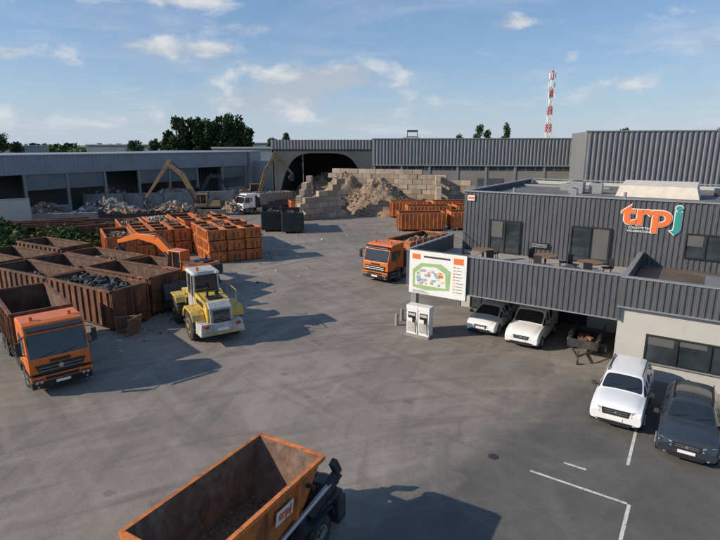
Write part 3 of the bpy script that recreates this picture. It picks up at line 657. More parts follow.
def truck(name, loc, rot, paint, body='hook', Ln=8.6, fill=None, cabh=3.1, bodypaint=None, cont_h=2.1, fz=.75):
    e = empty(name, (*loc, 0), rot)
    b = MB(); h = cabh
    prof = [(0.0, .95), (.02, 1.62), (-.30, h-.38), (-.55, h-.08), (-.8, h), (-2.05, h), (-2.12, h-.1), (-2.12, .95)]
    b.prism(prof, -1.2, 1.2, 0)
    b.build('cab', [paint], e, bevel=.07)
    b = MB()
    def front(z0, z1, w, out, m):
        x = lambda z: .02-(z-1.62)*(.32/(h-2.0))+out
        b.hexa([(x(z0)-.05, -w, z0), (x(z0), -w*.93, z0), (x(z0), w*.93, z0), (x(z0)-.05, w, z0)], [(x(z1)-.05, -w, z1), (x(z1), -w*.93, z1), (x(z1), w*.93, z1), (x(z1)-.05, w, z1)], m)
    front(1.68, h-.44, 1.17, .02, 1)
    for y0 in (-.7, .1): b.beam((.06, y0, 1.72), (.0, y0+.55, 1.85), .025, .025, 0)
    b.hexa([(.0, -.8, .95), (.06, -.8, .95), (.06, .8, .95), (.0, .8, .95)], [(.0, -.98, 1.36), (.06, -.98, 1.36), (.06, .98, 1.36), (.0, .98, 1.36)], 0)
    for k in range(2): b.b2(.06, .072, -.84, .84, 1.08+k*.14, 1.10+k*.14, 3)
    b.b2(.03, .06, -.4, .4, 1.42, 1.54, 0)
    b.cyl((.05, 0, 1.22), (.085, 0, 1.22), .1, seg=14, m=3)
    b.hexa([(-.9, -1.24, .32), (.02, -1.16, .32), (.02, 1.16, .32), (-.9, 1.24, .32)], [(-.9, -1.24, .93), (.1, -1.2, .93), (.1, 1.2, .93), (-.9, 1.24, .93)], 0)
    b.hexa([(.02, -1.18, .62), (.11, -1.18, .66), (.11, 1.18, .66), (.02, 1.18, .62)], [(.02, -1.22, .90), (.125, -1.2, .90), (.125, 1.2, .90), (.02, 1.22, .90)], 6)
    b.hexa([(.0, -.62, .36), (.06, -.62, .36), (.06, .62, .36), (.0, .62, .36)], [(.0, -.66, .84), (.135, -.66, .84), (.135, .66, .84), (.0, .66, .84)], 0)
    b.b2(.14, .155, -.28, .28, .5, .62, 4)
    for s in (1, -1):
        b.hexa([(.03, s*.70, .50), (.085, s*1.10, .50), (-.1, s*1.12, .50), (-.1, s*.70, .50)], [(.14, s*.70, .78), (.135, s*1.12, .78), (-.1, s*1.12, .78), (-.1, s*.70, .78)], 0)
        for yy in (.82, 1.0): b.cyl((.08, s*yy, .65), (.135, s*yy, .65), .075, seg=12, m=9)
        b.cyl((.02, s*.95, .42), (.07, s*.95, .42), .05, seg=10, m=9)
        y0, y1 = s*1.195, s*1.215
        b.prism([(-.32, 1.8), (-.48, h-.55), (-1.15, h-.5), (-1.15, 1.75)], y0, y1, 1)
        b.prism([(-1.3, 1.95), (-1.3, h-.55), (-1.6, h-.55), (-1.6, 1.95)], y0, y1, 1)
        b.b2(-1.24, -1.21, y0, s*1.207, .98, h-.42, 0); b.b2(-.24, -.22, y0, s*1.207, .98, 1.7, 0); b.b2(-1.15, -.95, y0, s*1.225, 1.62, 1.66, 0)
        b.b2(-1.0, -.4, s*1.15, s*1.24, .45, .52, 3); b.b2(-1.0, -.4, s*1.15, s*1.24, .72, .78, 3)
        b.beam((-.25, s*1.2, h-.45), (-.02, s*1.45, h-.5), .04, .04, 0); b.box((-.02, s*1.45, h-.85), (.12, .2, .58), 0)
        b.beam((-.2, s*1.2, 1.85), (-.02, s*1.43, 1.95), .04, .04, 0)
        b.prism([(-2.05, .6), (-2.0, .95), (-1.8, 1.14), (-1.0, 1.14), (-.82, .95), (-.78, .6), (-.86, .6), (-.9, .92), (-1.05, 1.06), (-1.75, 1.06), (-1.93, .9), (-1.97, .6)], s*.85, s*1.235, 0)
        wheel(b, -1.42, s*1.2, .5, .3, s, 2, 3, hub=.5, spokes=8)
        xs = [-Ln+1.2, -Ln+2.55]
        for x in xs: wheel(b, x, s*1.2, .5, .55, s, 2, 3, hub=.5, spokes=8)
        b.prism([(xs[0]-.62, .75), (xs[0]-.5, 1.06), (xs[1]+.5, 1.06), (xs[1]+.62, .75), (xs[1]+.56, .75), (xs[1]+.46, 1.02), (xs[0]-.46, 1.02), (xs[0]-.56, .75)], s*.68, s*1.24, 0)
        b.b2(-2.3, -3.7, s*.62, s*1.18, .45, .95, 3 if s > 0 else 0)
        b.beam((-3.8, s*1.15, .55), (xs[1]+.8, s*1.15, .55), .04, .1, 0); b.beam((-3.8, s*1.15, .8), (xs[1]+.8, s*1.15, .8), .04, .1, 0)
        b.b2(-2.1, -Ln, s*.42-.06, s*.42+.06, .78, 1.08, 0)
        b.b2(-Ln-.02, -Ln+.1, s*.9-.2, s*.9+.2, .72, .86, 7)
    b.b2(-Ln-.08, -Ln-.02, -1.15, 1.15, .5, .64, 0)
    b.b2(-2.2, -2.75, -1.1, 1.1, 1.0, 2.3, 0)
    b.cyl((-1.0, .75, h), (-1.0, .75, h+.17), .08, seg=12, m=8); b.cyl((-1.0, -.75, h), (-1.0, -.75, h+.17), .08, seg=12, m=8)
    b.hexa([(-.33, -1.1, h-.2), (-.1, -1.1, h-.28), (-.1, 1.1, h-.28), (-.33, 1.1, h-.2)], [(-.42, -1.1, h-.14), (-.12, -1.1, h-.23), (-.12, 1.1, h-.23), (-.42, 1.1, h-.14)], 0)
    b.build('chassis_and_trim', [BLACK, GLASS, RUBBER, SILVER, WHITEP, LAMP, paint, REDL, ORANGE, SILVER], e, bevel=.01)
    if body == 'hook':
        b = MB(); container('', None, 0, Ln=Ln-3.2, H=cont_h, b=b, fill=fill, fz=fz)
        f = fill or (RUSTIN, RUSTIN)
        b.build('container_body', [bodypaint or ORANGE_F, RUSTIN, DARKMET, f[0], f[1]], e, loc=(-(Ln-3.2)/2-3.0, 0, 1.1))
        b = MB(); b.beam((-2.95, 0, 1.1), (-2.85, 0, 2.6), .28, .2, 0); b.beam((-2.85, 0, 2.6), (-3.05, 0, 2.85), .22, .16, 0)
        b.build('hook_arm', [DARKMET], e)
    return e
fm = Vector((-13.0, 21.2)); hd = Vector((.66, -.75))
truck('hook_lift_truck', fm, atan2(hd.y, hd.x), ORANGE, cabh=3.1, cont_h=1.9, bodypaint=ORANGE_OLD)
hd = Vector((-.62, -.78)).normalized()
truck('hook_lift_truck', Vector((1.2, 39.6)), atan2(hd.y, hd.x), ORANGE, cabh=3.0, cont_h=1.8, Ln=9, fill=FB, fz=.6)
truck('tipper_truck', Vector((-18.5, 80.5)), radians(-140), WHITEP, cabh=3.1, Ln=9, bodypaint=mat('grey_body', (.2, .2, .2), .6), cont_h=2.0, fill=FB)

# skip loader truck in the foreground
hd = Vector((-.5, -.866)); cc = Vector((-3.0, 10.75))
e = truck('skip_loader_truck', cc+hd*5.3, atan2(hd.y, hd.x), ORANGE, body='skip', Ln=8.4, cabh=2.9)
b = MB()
def skip(b, x0, x1, w, z0, z1, dx, dy, m0, m1, t=.04):
    def rect(x0, x1, w, z): return [(x0, -w, z), (x1, -w, z), (x1, w, z), (x0, w, z)]
    ot, obm = rect(x0, x1, w, z1), rect(x0+dx, x1-dx*.8, w-dy, z0)
    it, ib = rect(x0+t, x1-t, w-t, z1), rect(x0+dx+t, x1-dx*.8-t, w-dy-t, z0+t)
    b.add(obm+ot, [(0, 1, 5, 4), (1, 2, 6, 5), (2, 3, 7, 6), (3, 0, 4, 7), (3, 2, 1, 0)], m0)
    b.add(ib+it, [(1, 0, 4, 5), (2, 1, 5, 6), (3, 2, 6, 7), (0, 3, 7, 4), (0, 1, 2, 3)], m1)
    b.add(it+ot, [(0, 1, 5, 4), (1, 2, 6, 5), (2, 3, 7, 6), (3, 0, 4, 7)], m0)
skip(b, -7.5, -3.15, 1.05, 1.12, 2.6, .75, .22, 0, 1)
for s in (1, -1):
    b.b2(-7.55, -3.1, s*1.01, s*1.12, 2.5, 2.612, 0)
    for x in (-6.5, -5.35, -4.2):
        b.hexa([(x-.06, s*.835, 1.13), (x+.06, s*.835, 1.13), (x+.04, s*.93, 1.13), (x-.04, s*.93, 1.13)], [(x-.06, s*1.035, 2.49), (x+.06, s*1.035, 2.49), (x+.04, s*1.12, 2.49), (x-.04, s*1.12, 2.49)], 0)
    for x in (-6.9, -3.9): b.cyl((x, s*1.0, 2.1), (x, s*1.22, 2.1), .06, seg=10, m=2)
for x in (-7.55, -3.1): b.b2(x-.06, x+.06, -1.005, 1.005, 2.5, 2.608, 0)
vs = []
for i in range(15):
    for j in range(9):
        u, v = i/14, j/8; vs.append((-6.8+u*2.9, -.78+v*1.56, 1.19+.12*(u)+.10*noise.fractal(Vector((u*7, v*4, 5)), 1, 2, 4)))
b.add(vs, [(i*9+j, (i+1)*9+j, (i+1)*9+j+1, i*9+j+1) for i in range(14) for j in range(8)], 3, True)
for i in range(140): chunk(b, (R(-6.7, -4), R(-.72, .72), R(1.2, 1.35)), R(.03, .12), 3)
b.build('skip', [ORANGE_F, SKIPIN, DARKMET, CHUNKB], e)
pe = MB()
pe.M = Matrix.Translation((-5.9, 1.04, 1.95)) @ Matrix.Rotation(radians(-8), 4, 'X')
pe.b2(-.32, .32, 0.0, .02, -.15, .25, 0); pe.build('skip_plate', [WHITEP], e)
text('skip_lettering', 'trpj', .34, SIGNOR, e, (-5.9, 1.075, 1.93), (pi/2+radians(8), 0, pi), .004, 1, .01)
b = MB()
for s in (1, -1):
    b.beam((-7.0, s*.95, 1.1), (-8.0, s*1.22, 1.9), .18, .28, 0); b.beam((-8.0, s*1.22, 1.9), (-7.75, s*1.22, 2.35), .16, .22, 0)
    b.cyl((-5.6, s*.85, 1.0), (-7.8, s*1.18, 1.75), .07, seg=10, m=1)
    b.b2(-8.5, -8.1, s*.75, s*1.15, .15, .9, 0)
    b.prism([(-8.35, .9), (-8.35, 1.45), (-8.1, 1.6), (-7.7, 1.6), (-7.4, 1.1), (-7.4, .9)], s*.55, s*.95, 0)
b.b2(-8.4, -7.4, -1.1, 1.1, .98, 1.1, 0); b.beam((-8.1, -1.15, 1.5), (-8.1, 1.15, 1.5), .12, .12, 0)
b.cyl((-8.3, .2, 1.25), (-8.3, .9, 1.25), .12, seg=12, m=0)
b.build('lift_arms', [DARKMET, SILVER], e, bevel=.015)

# ------------------------------------------------------------------ wheel loader
def loader(loc, rot):
    e = empty('wheel_loader', (*loc, 0), rot)
    b = MB()
    b.prism([(.35, 1.0), (.30, 1.6), (.42, 2.0), (.75, 2.22), (1.5, 2.32), (2.75, 2.36), (2.75, 1.0)], -.72, .72, 0)
    b.prism([(.22, 1.15), (.16, 1.6), (.30, 2.02), (.62, 2.26), (.8, 2.30), (.8, 1.15)], -.60, .60, 1)
    b.hexa([(0, -1.2, .62), (.95, -1.25, .62), (.95, 1.25, .62), (0, 1.2, .62)], [(.1, -1.12, 1.25), (.95, -1.2, 1.25), (.95, 1.2, 1.25), (.1, 1.12, 1.25)], 1)
    b.b2(-.03, .02, -1.0, 1.0, .68, .78, 0)
    b.b2(.9, 4.0, -.62, .62, .65, 1.0, 2)
    for s in (1, -1):
        b.prism([(.68, 1.3), (.78, 1.62), (1.1, 1.80), (2.35, 1.80), (2.75, 1.5), (2.85, 1.1), (2.75, 1.1), (2.62, 1.42), (2.3, 1.68), (1.15, 1.68), (.88, 1.55), (.76, 1.3)], s*.75, s*1.42, 0)
        b.b2(2.85, 3.5, s*.8, s*1.25, .6, .68, 2); b.b2(2.85, 3.5, s*.8, s*1.2, 1.0, 1.06, 2)
        b.beam((2.8, s*1.2, 1.8), (2.8, s*1.2, 2.7), .04, .04, 0); b.beam((2.8, s*1.2, 2.7), (1.2, s*1.2, 2.6), .04, .04, 0)
        b.beam((1.2, s*1.2, 2.6), (1.2, s*1.2, 1.8), .04, .04, 0)
        b.prism([(4.25, 1.45), (4.4, 1.72), (4.6, 1.82), (5.6, 1.82), (5.6, 1.74), (4.65, 1.72), (4.48, 1.62), (4.35, 1.42)], s*.8, s*1.42, 0)
    b.build('hull', [YELLOW, LGREY, DARKMET], e, bevel=.04)
    b = MB()
    for k in range(7): b.b2(.13, .19+.02*max(0, k-4), -.46, .46, 1.28+k*.1, 1.33+k*.1, 0)
    b.b2(1.1, 1.7, -.4, .4, 2.29, 2.36, 0)
    for s in (1, -1):
        b.b2(-.02, .1, s*.85-.12, s*.85+.12, 1.05, 1.18, 3); b.b2(1.0, 2.3, s*.725, s*.745, 1.9, 2.15, 0)
        for x in (1.75, 5.1):
            wheel(b, x, s*1.38, .83, .60, s, 1, 2, hub=.50, spokes=0)
            for k in range(24):
                t = 2*pi*k/24
                b.beam((x+cos(t)*.81, s*1.38-s*.52, .83+sin(t)*.81), (x+cos(t+.08)*.82, s*1.36, .83+sin(t+.08)*.82), .07, .08, 1)
    b.b2(-.012, .03, -.3, .3, .85, 1.0, 4)
    b.cyl((1.4, .35, 2.3), (1.4, .35, 2.95), .07, seg=12, m=0)
    b.cyl((1.9, -.3, 2.3), (1.9, -.3, 2.6), .12, seg=12, m=0)
    b.build('wheels_and_details', [BLACK, RUBBER, YELLOW, REDL, WHITEP], e)
    b = MB()
    x0, x1, z1, w = 2.7, 4.15, 3.35, .74
    b.b2(x0, x1, -w, w, 1.0, 2.0, 1)
    for x, y in ((x0+.04, -w+.04), (x0+.04, w-.04), (x1-.04, -w+.04), (x1-.04, w-.04), ((x0+x1)/2-.1, w-.04), ((x0+x1)/2-.1, -w+.04)):
        b.beam((x, y, 2.0), (x+.05, y*.95, z1), .09, .09, 1)
    b.hexa([(x0+.08, -w+.05, 2.0), (x1-.06, -w+.05, 2.0), (x1-.06, w-.05, 2.0), (x0+.08, w-.05, 2.0)], [(x0+.12, -w*.9, z1), (x1-.03, -w*.9, z1), (x1-.03, w*.9, z1), (x0+.12, w*.9, z1)], 2)
    b.hexa([(x0-.1, -w-.05, z1), (x1+.2, -w-.05, z1), (x1+.2, w+.05, z1), (x0-.1, w+.05, z1)], [(x0, -w+.05, z1+.17), (x1+.1, -w+.05, z1+.17), (x1+.1, w-.05, z1+.17), (x0, w-.05, z1+.17)], 1)
    b.cyl((x0+.3, .4, z1+.17), (x0+.3, .4, z1+.4), .08, seg=12, m=3)
    for s in (1, -1): b.beam((x1-.1, s*w, 2.7), (x1+.25, s*1.15, 2.75), .03, .03, 0); b.box((x1+.25, s*1.18, 2.55), (.05, .2, .35), 0); b.b2(x0-.14, x0-.02, s*.6-.1, s*.6+.1, z1+.0, z1+.14, 4)
    b.build('cab', [BLACK, LGREY, GLASS, ORANGE, WHITEP], e, bevel=.02)
    b = MB()
    b.b2(4.2, 5.9, -.5, .5, .6, 1.5, 0)
    b.hexa([(4.5, -.45, 1.5), (5.5, -.45, 1.5), (5.5, .45, 1.5), (4.5, .45, 1.5)], [(4.6, -.35, 2.2), (5.0, -.35, 2.2), (5.0, .35, 2.2), (4.6, .35, 2.2)], 0)
    for s in (1, -1):
        b.beam((4.7, s*.5, 2.0), (6.3, s*.5, 1.6), .16, .4, 0); b.beam((6.3, s*.5, 1.6), (7.1, s*.5, .8), .16, .32, 0)
        b.cyl((4.9, s*.3, 1.1), (6.3, s*.4, 1.4), .08, seg=10, m=1)
    b.prism([(6.9, .45), (6.75, 1.0), (7.0, 1.75), (7.25, 1.95), (7.3, 1.8), (7.1, 1.5), (6.95, 1.0), (7.1, .55), (8.3, .32), (8.3, .22), (7.1, .3)], -1.5, 1.5, 2)
    for s in (1, -1): b.prism([(6.9, .4), (6.8, 1.0), (7.2, 1.8), (8.25, .28)], s*1.5, s*1.55, 2)
    b.build('arms_and_bucket', [YELLOW, SILVER, DARKMET], e, bevel=.02)
    return e
hd = Vector((-.53, .85))
loader(Vector((-7.3, 26.5)), atan2(hd.y, hd.x))

# ------------------------------------------------------------------ excavators
def excavator(name, loc, rot, paint, pts, sc_=1.0, grab=True):
    e = empty(name, (*loc, 0), rot); e.scale = (sc_,)*3
    b = MB()
    for s in (1, -1):
        b.prism([(-2.0, .15), (-2.2, .5), (-1.95, .85), (1.95, .85), (2.2, .5), (2.0, .15), (1.8, .02), (-1.8, .02)], s*.95-.28, s*.95+.28, 1)
        for k in range(7): b.cyl((-1.6+k*.53, s*1.24, .38), (-1.6+k*.53, s*1.26, .38), .2, seg=12, m=2)
        for k in range(20): b.b2(-1.95+k*.2, -1.85+k*.2, s*.95-.31, s*.95+.31, .85, .89, 1)
    b.b2(-1.2, 1.2, -.7, .7, .4, .95, 1); b.cyl((0, 0, .9), (0, 0, 1.12), .65, seg=20, m=1)
    b.build('tracks', [paint, RUBBER, DARKMET], e, bevel=.02)
    b = MB()
    b.b2(-2.4, 1.2, -1.2, 1.2, 1.12, 1.35, 1)
    b.hexa([(-2.5, -1.2, 1.35), (-.6, -1.2, 1.35), (-.6, 1.2, 1.35), (-2.5, 1.2, 1.35)], [(-2.3, -1.1, 2.15), (-.6, -1.1, 2.25), (-.6, 1.1, 2.25), (-2.3, 1.1, 2.15)], 0)
    b.b2(-2.62, -2.45, -1.1, 1.1, 1.25, 2.0, 1)
    b.b2(-.6, 1.0, -1.2, -.25, 1.35, 1.9, 0)
    b.hexa([(-.5, .3, 1.35), (1.15, .3, 1.35), (1.15, 1.2, 1.35), (-.5, 1.2, 1.35)], [(-.5, .32, 3.0), (.8, .32, 3.0), (.8, 1.15, 3.0), (-.5, 1.15, 3.0)], 2)
    b.b2(-.58, .9, .26, 1.22, 3.0, 3.1, 0); b.b2(-.5, 1.2, .27, 1.23, 1.3, 1.75, 0); b.b2(.3, .38, 1.17, 1.23, 1.7, 3.0, 0); b.b2(-.55, -.45, .27, 1.22, 1.4, 3.0, 0)
    b.cyl((-1.5, -.5, 2.2), (-1.5, -.5, 2.65), .07, seg=10, m=1)
    b.b2(-2.0, -1.0, -.9, .3, 2.2, 2.3, 1)
    b.build('house', [paint, DARKMET, GLASS], e, bevel=.03)
    b = MB()
    p = [Vector((x, 0, z)) for x, z in pts]
    b.beam(p[0], p[1], .45, .6, 0, .42, .75); b.beam(p[1], p[2], .42, .75, 0, .34, .42); b.beam(p[2]+(p[2]-p[3])*.12, p[3], .34, .55, 0, .26, .3)
    b.cyl(p[0]+Vector((.3, .3, -.2)), (p[0]+p[1])/2+Vector((.2, .28, -.1)), .09, seg=10, m=1)
    b.cyl(p[1]+Vector((0, 0, .5)), p[2]+(p[2]-p[3])*.1, .08, seg=10, m=1)
    q = p[3]
    if grab:
        b.cyl(q, q+Vector((0, 0, -.5)), .14, seg=10, m=1)
        for k in range(5):
            t = 2*pi*k/5; a = q+Vector((cos(t)*.2, sin(t)*.2, -.5)); c = q+Vector((cos(t)*.65, sin(t)*.65, -1.0)); d_ = q+Vector((cos(t)*.2, sin(t)*.2, -1.7))
            b.beam(a, c, .2, .1, 1); b.beam(c, d_, .22, .08, 1, .05, .05)
    else:
        b.M = Matrix.Translation(q)
        b.prism([(.1, .15), (-.5, -.1), (-.75, -.6), (-.5, -1.05), (.1, -1.1), (.1, -1.0), (-.4, -.9), (-.55, -.55), (-.35, -.2), (.2, .0)], -.5, .5, 1)
        for s in (1, -1): b.prism([(.1, .1), (-.5, -.1), (-.75, -.6), (-.5, -1.05), (.1, -1.1)], s*.5, s*.53, 1)
    b.build('boom_and_stick', [paint, DARKMET], e, bevel=.02)
    return e
YB = mat('excavator_ochre', (.30, .185, .085), .55, var=.15, dirt=(.13, .10, .07), damt=.5)
excavator('excavator', (-23.6, 80), radians(184), YB, [(1.0, 1.9), (3.0, 5.9), (4.8, 7.3), (8.2, 2.6)], 1.05)
excavator('excavator', (-19.5, 97), radians(15), YB, [(1.0, 1.9), (2.2, 5.4), (3.8, 7.8), (6.6, 4.6)], 1.1, False)
excavator('excavator', (-12.9, 38.4), radians(150), ORANGE, [(1.0, 1.9), (3.4, 3.5), (5.8, 3.6), (8.4, 2.9)], .95)
excavator('excavator', (-30, 96), radians(20), DARKMET, [(1.0, 1.9), (3.0, 5.4), (5.0, 5.2), (6.5, 2.6)], .9)

# ------------------------------------------------------------------ block walls and rubble
def blockwall(name, a, b_, heights, bl=1.6, bh=.8, bw=.8):
    a, b_ = Vector(a), Vector(b_); dr = (b_-a); n = int(dr.length/bl); dr.normalize(); ang = atan2(dr.y, dr.x)
    b = MB()
    for i in range(n):
        hh = heights(i/(n-1))
        for k in range(int(round(hh))):
            off = bl/2 if k % 2 else 0
            if k % 2 and i == n-1: continue
            p = a+dr*(i*bl+bl/2+off)+Vector((-dr.y, dr.x))*R(-.06, .06)
            b.box((p.x, p.y, k*bh+bh/2), (bl-.035, bw, bh-.03), 0, rot=ang+R(-.015, .015))
    return b.build(name, [CONC], bevel=.03)
blockwall('concrete_block_wall', (-8.6, 73.5), (-1.2, 79.5), lambda t: 3.6+3.6*t)
blockwall('concrete_block_wall', (-8.8, 74.5), (-8.0, 86), lambda t: 4+3*t)
blockwall('concrete_block_wall', (-5.5, 93.5), (20, 84.5), lambda t: 8 if t < .5 else 8-2.2*(t-.5)*2)
blockwall('concrete_block_wall', (12.0, 80), (12.8, 87.5), lambda t: 4+3*t)
b = MB(); mound(b, 3.0, 85, 7.5, 7.5, 5.4, 0, 0, nr=30, na=72, rough=.14, seed=3, peak=1.1)
mound(b, -2.5, 88.5, 6, 5, 6.2, 0, 0, nr=18, na=40, rough=.16, seed=8)
scatter_mound(b, 3.0, 85, 7.8, 7.8, 5.3, 0, 900, .1, .45, [1, 1, 2], 1.1); scatter_mound(b, -2.5, 88.5, 6, 5, 6.1, 0, 100, .15, .5, [1, 2])
b.build('rubble_pile', [DIRTM, SAND, CHUNKB])
b = MB(); mound(b, -7, 104, 8, 6, 5, 0, 0, seed=12); scatter_mound(b, -7, 104, 8, 6, 5, 0, 200, .2, .9, [1, 2]); b.build('rubble_pile', [DIRTM, CHUNK, CHUNKB])

def lowwall(name, pts, h, t, m):
    b = MB()
    for p, q in zip(pts[:-1], pts[1:]):
        p, q = Vector((*p, h/2)), Vector((*q, h/2)); b.beam(p, q, t, h, 0)
        n = int((q-p).length/3)
        for i in range(n+1):
            c = p.lerp(q, i/max(n, 1)); b.box((c.x, c.y, (h+.1)/2), (.3, .5, h+.1), 0, rot=atan2((q-p).y, (q-p).x))
    return b.build(name, [m])
lowwall('retaining_wall', [(-50, 67), (-32, 71), (-19, 73.5)], 1.6, .4, CONCG)
lowwall('retaining_wall', [(-45, 86), (-30, 89), (-22, 92)], 2.6, .5, CONCG)
lowwall('retaining_wall', [(-36, 58), (-24.5, 66)], 1.3, .3, RUST)
for nm, x, y, rx, ry, h, ms in [('scrap_pile', -37, 77, 6.5, 4, 2.6, [1, 1, 2]), ('scrap_pile', -28, 79, 5, 4, 2.0, [2, 2, 3]), ('scrap_pile', -45, 75, 4, 4, 2.4, [3, 2]),
                                ('scrap_pile', -19.5, 86, 4, 3.5, 2.2, [2, 3]), ('scrap_pile', -33, 93, 7, 4, 3.0, [1, 2, 3]), ('scrap_pile', -27.5, 66, 3, 2.2, 1.3, [3, 2]), ('scrap_pile', -44, 92, 6, 4, 3.4, [1, 2])]:
    b = MB(); mound(b, x, y, rx, ry, h, 0, 0, seed=x, rough=.3); scatter_mound(b, x, y, rx, ry, h, 0, 420, .15, .8, ms); b.build(nm, [DIRTM, CHUNKW, CHUNK, CHUNKB])
b = MB()
for i in range(26):
    x0 = -41+R(-1, 1); y0 = 61+R(-1.6, 1.6); z = .3+R(0, 1.3); b.beam((x0, y0, z), (x0+R(7, 11), y0+R(1.5, 3.5), z+R(-.1, .1)), .18, .25, random.choice([0, 0, 1]))
for k in range(3): b.beam((-40, 62+k, .12), (-30, 64.5+k, .12), .3, .24, 0)
b.build('steel_beam_stack', [RUST, ORANGE_OLD])
def flat(loc, rot):
    b = MB(); b.b2(-6, 6, -1.2, 1.2, 1.1, 1.3, 0); b.b2(-6, 6, -1.22, -1.18, 1.3, 1.75, 0); b.b2(-6, 6, 1.18, 1.22, 1.3, 1.75, 0); b.b2(-6.03, -5.97, -1.2, 1.2, 1.3, 2.3, 0)
    for x in (2.4, 3.6, 4.8):
        for s in (1, -1): wheel(b, x, s*1.2, .5, .4, s, 1, 2, hub=.5)
    b.b2(-6, 6, -.5, -.35, .8, 1.1, 0); b.b2(-6, 6, .35, .5, .8, 1.1, 0); b.b2(-3.9, -3.7, -.8, .8, 0, 1.1, 0)
    for i in range(70): chunk(b, (R(-5.5, 5.5), R(-1, 1), 1.45+R(0, .4)), R(.3, .9), 3)
    return b.build('flatbed_trailer', [DARKMET, RUBBER, SILVER, CHUNKB], loc=(*loc, 0), rot=rot)
flat((-10.5, 84), radians(8)); flat((-28, 69.5), radians(12))

# ------------------------------------------------------------------ sheds and warehouses
def seg_frame(a, b_):
    a, b_ = Vector(a), Vector(b_); d_ = b_-a
    return Matrix.Translation((a.x, a.y, 0)) @ Matrix.Rotation(atan2(d_.y, d_.x), 4, 'Z'), d_.length
wh = empty('warehouse')
F_, ln = seg_frame((-16, 99.5), (2.2, 97.5))
b = MB(); b.M = F_; zt = 11.3; n = 60
arch = lambda t: 8.9*(1-abs(2*t-1)**4.5)+.0 if abs(2*t-1) < 1 else 0
xs = [.6+(ln-1.2)*i/n for i in range(n+1)]
for i in range(n):
    z0, z1 = max(arch(i/n), 0), max(arch((i+1)/n), 0)
    b.add([(xs[i], 0, z0), (xs[i+1], 0, z1), (xs[i+1], 0, 9.6), (xs[i], 0, 9.6)], [(0, 1, 2, 3)], 0, r=.5)
    b.add([(xs[i], 0, z0), (xs[i+1], 0, z1), (xs[i+1], .8, z1), (xs[i], .8, z0)], [(0, 1, 2, 3)], 0, r=.5)
b.b2(0, .6, -.02, .4, 0, 9.6, 0); b.b2(ln-.6, ln, -.02, .4, 0, 9.6, 0)
b.build('arched_bay', [CLADD], wh, fixn=False)
b = MB(); b.M = F_
b.corr(-.5, ln, 9.6, zt, -.15, .6, .1, 0); b.b2(-.5, ln, -.1, 26, zt-.25, zt-.05, 1)
b.M = F_ @ Matrix.Translation((-.3, 26, 0)) @ Matrix.Rotation(-pi/2, 4, 'Z'); b.corr(0, 26, 0, zt, 0, .6, .1, 0); b.M = F_
b.b2(-.1, ln, 25.8, 26, 0, zt-.3, 1); b.b2(ln-.2, ln, .5, 25.8, 0, zt-.3, 1)
b.build('bay_shell', [CLAD2, CLADD], wh, fixn=False)
F_, ln = seg_frame((2.2, 97.5), (60, 90)); b = MB(); b.M = F_
b.corr(0, ln, 6.9, 11.4, -.2, .6, .1, 0); b.b2(0, ln, -.35, -.02, 11.4, 11.55, 3); b.b2(0, ln, -.3, -.05, 6.72, 6.9, 3)
b.b2(0, ln, -.02, .1, 5.9, 6.72, 2); b.b2(0, ln, -.02, .2, 0, 5.9, 1); b.b2(0, ln, 0, 40, 11.0, 11.2, 4)
for k in range(int(ln/5)): b.b2(k*5+.2, k*5+.6, -.12, -.02, 0, 6.7, 3)
for k in range(int(ln/1.6)): b.b2(k*1.6, k*1.6+.07, -.06, -.021, 5.92, 6.70, 3)
for k in range(4): b.b2(9+k*10, 13.5+k*10, -.08, -.02, 0, 4.6, 5)
b.b2(5.5, 8.5, 1.5, 3, 11.2, 11.7, 3)
for x in (6.2, 8.0): b.b2(x, x+.12, 1.5, 1.62, 11.7, 13, 2)
b.b2(6.2, 8.12, 1.5, 1.62, 12.6, 13, 2); b.b2(6.2, 8.12, 1.5, 1.62, 11.75, 11.9, 2)
b.build('main_hall', [CLAD2, mat('hall_wall', (.24, .225, .2), .85, var=.12, scale=.3), GLASSB, COPING, ROOFG, CLAD], wh, fixn=False)
F_, ln = seg_frame((33.6, 80), (85, 68)); b = MB(); b.M = F_
b.corr(0, ln, 4.2, 12.3, -.1, .7, .14, 0); b.b2(-.1, ln, -.3, .2, 12.3, 12.45, 1); b.b2(0, ln, -.02, .3, 0, 4.2, 2); b.b2(0, ln, 0, 12, 11.9, 12.1, 2)
b.M = F_ @ Matrix.Translation((0, 14, 0)) @ Matrix.Rotation(-pi/2, 4, 'Z'); b.corr(0, 14, 0, 12.3, 0, .7, .14, 0)
b.build('side_hall', [CLAD2, COPING, CLADD], wh, fixn=False)
b = MB(); b.b2(26, 44, 62, 70, 0, 4.2, 0); b.b2(25.8, 44.2, 61.8, 70.2, 4.2, 4.5, 1)
for k in range(5): b.b2(27+k*3.3, 29.4+k*3.3, 61.93, 61.99, 1.2, 2.8, 2)
b.build('low_annex', [mat('annex_wall', (.45, .42, .37), .8), COPING, GLASSB], wh)
b = MB(); b.b2(12.5, 27, 88.3, 88.6, 3.6, 3.75, 1)
for k in range(5): b.b2(13+k*3.3, 13.15+k*3.3, 88.3, 88.5, 0, 3.6, 1)
b.build('light_frame', [CONCG, COPING], wh)

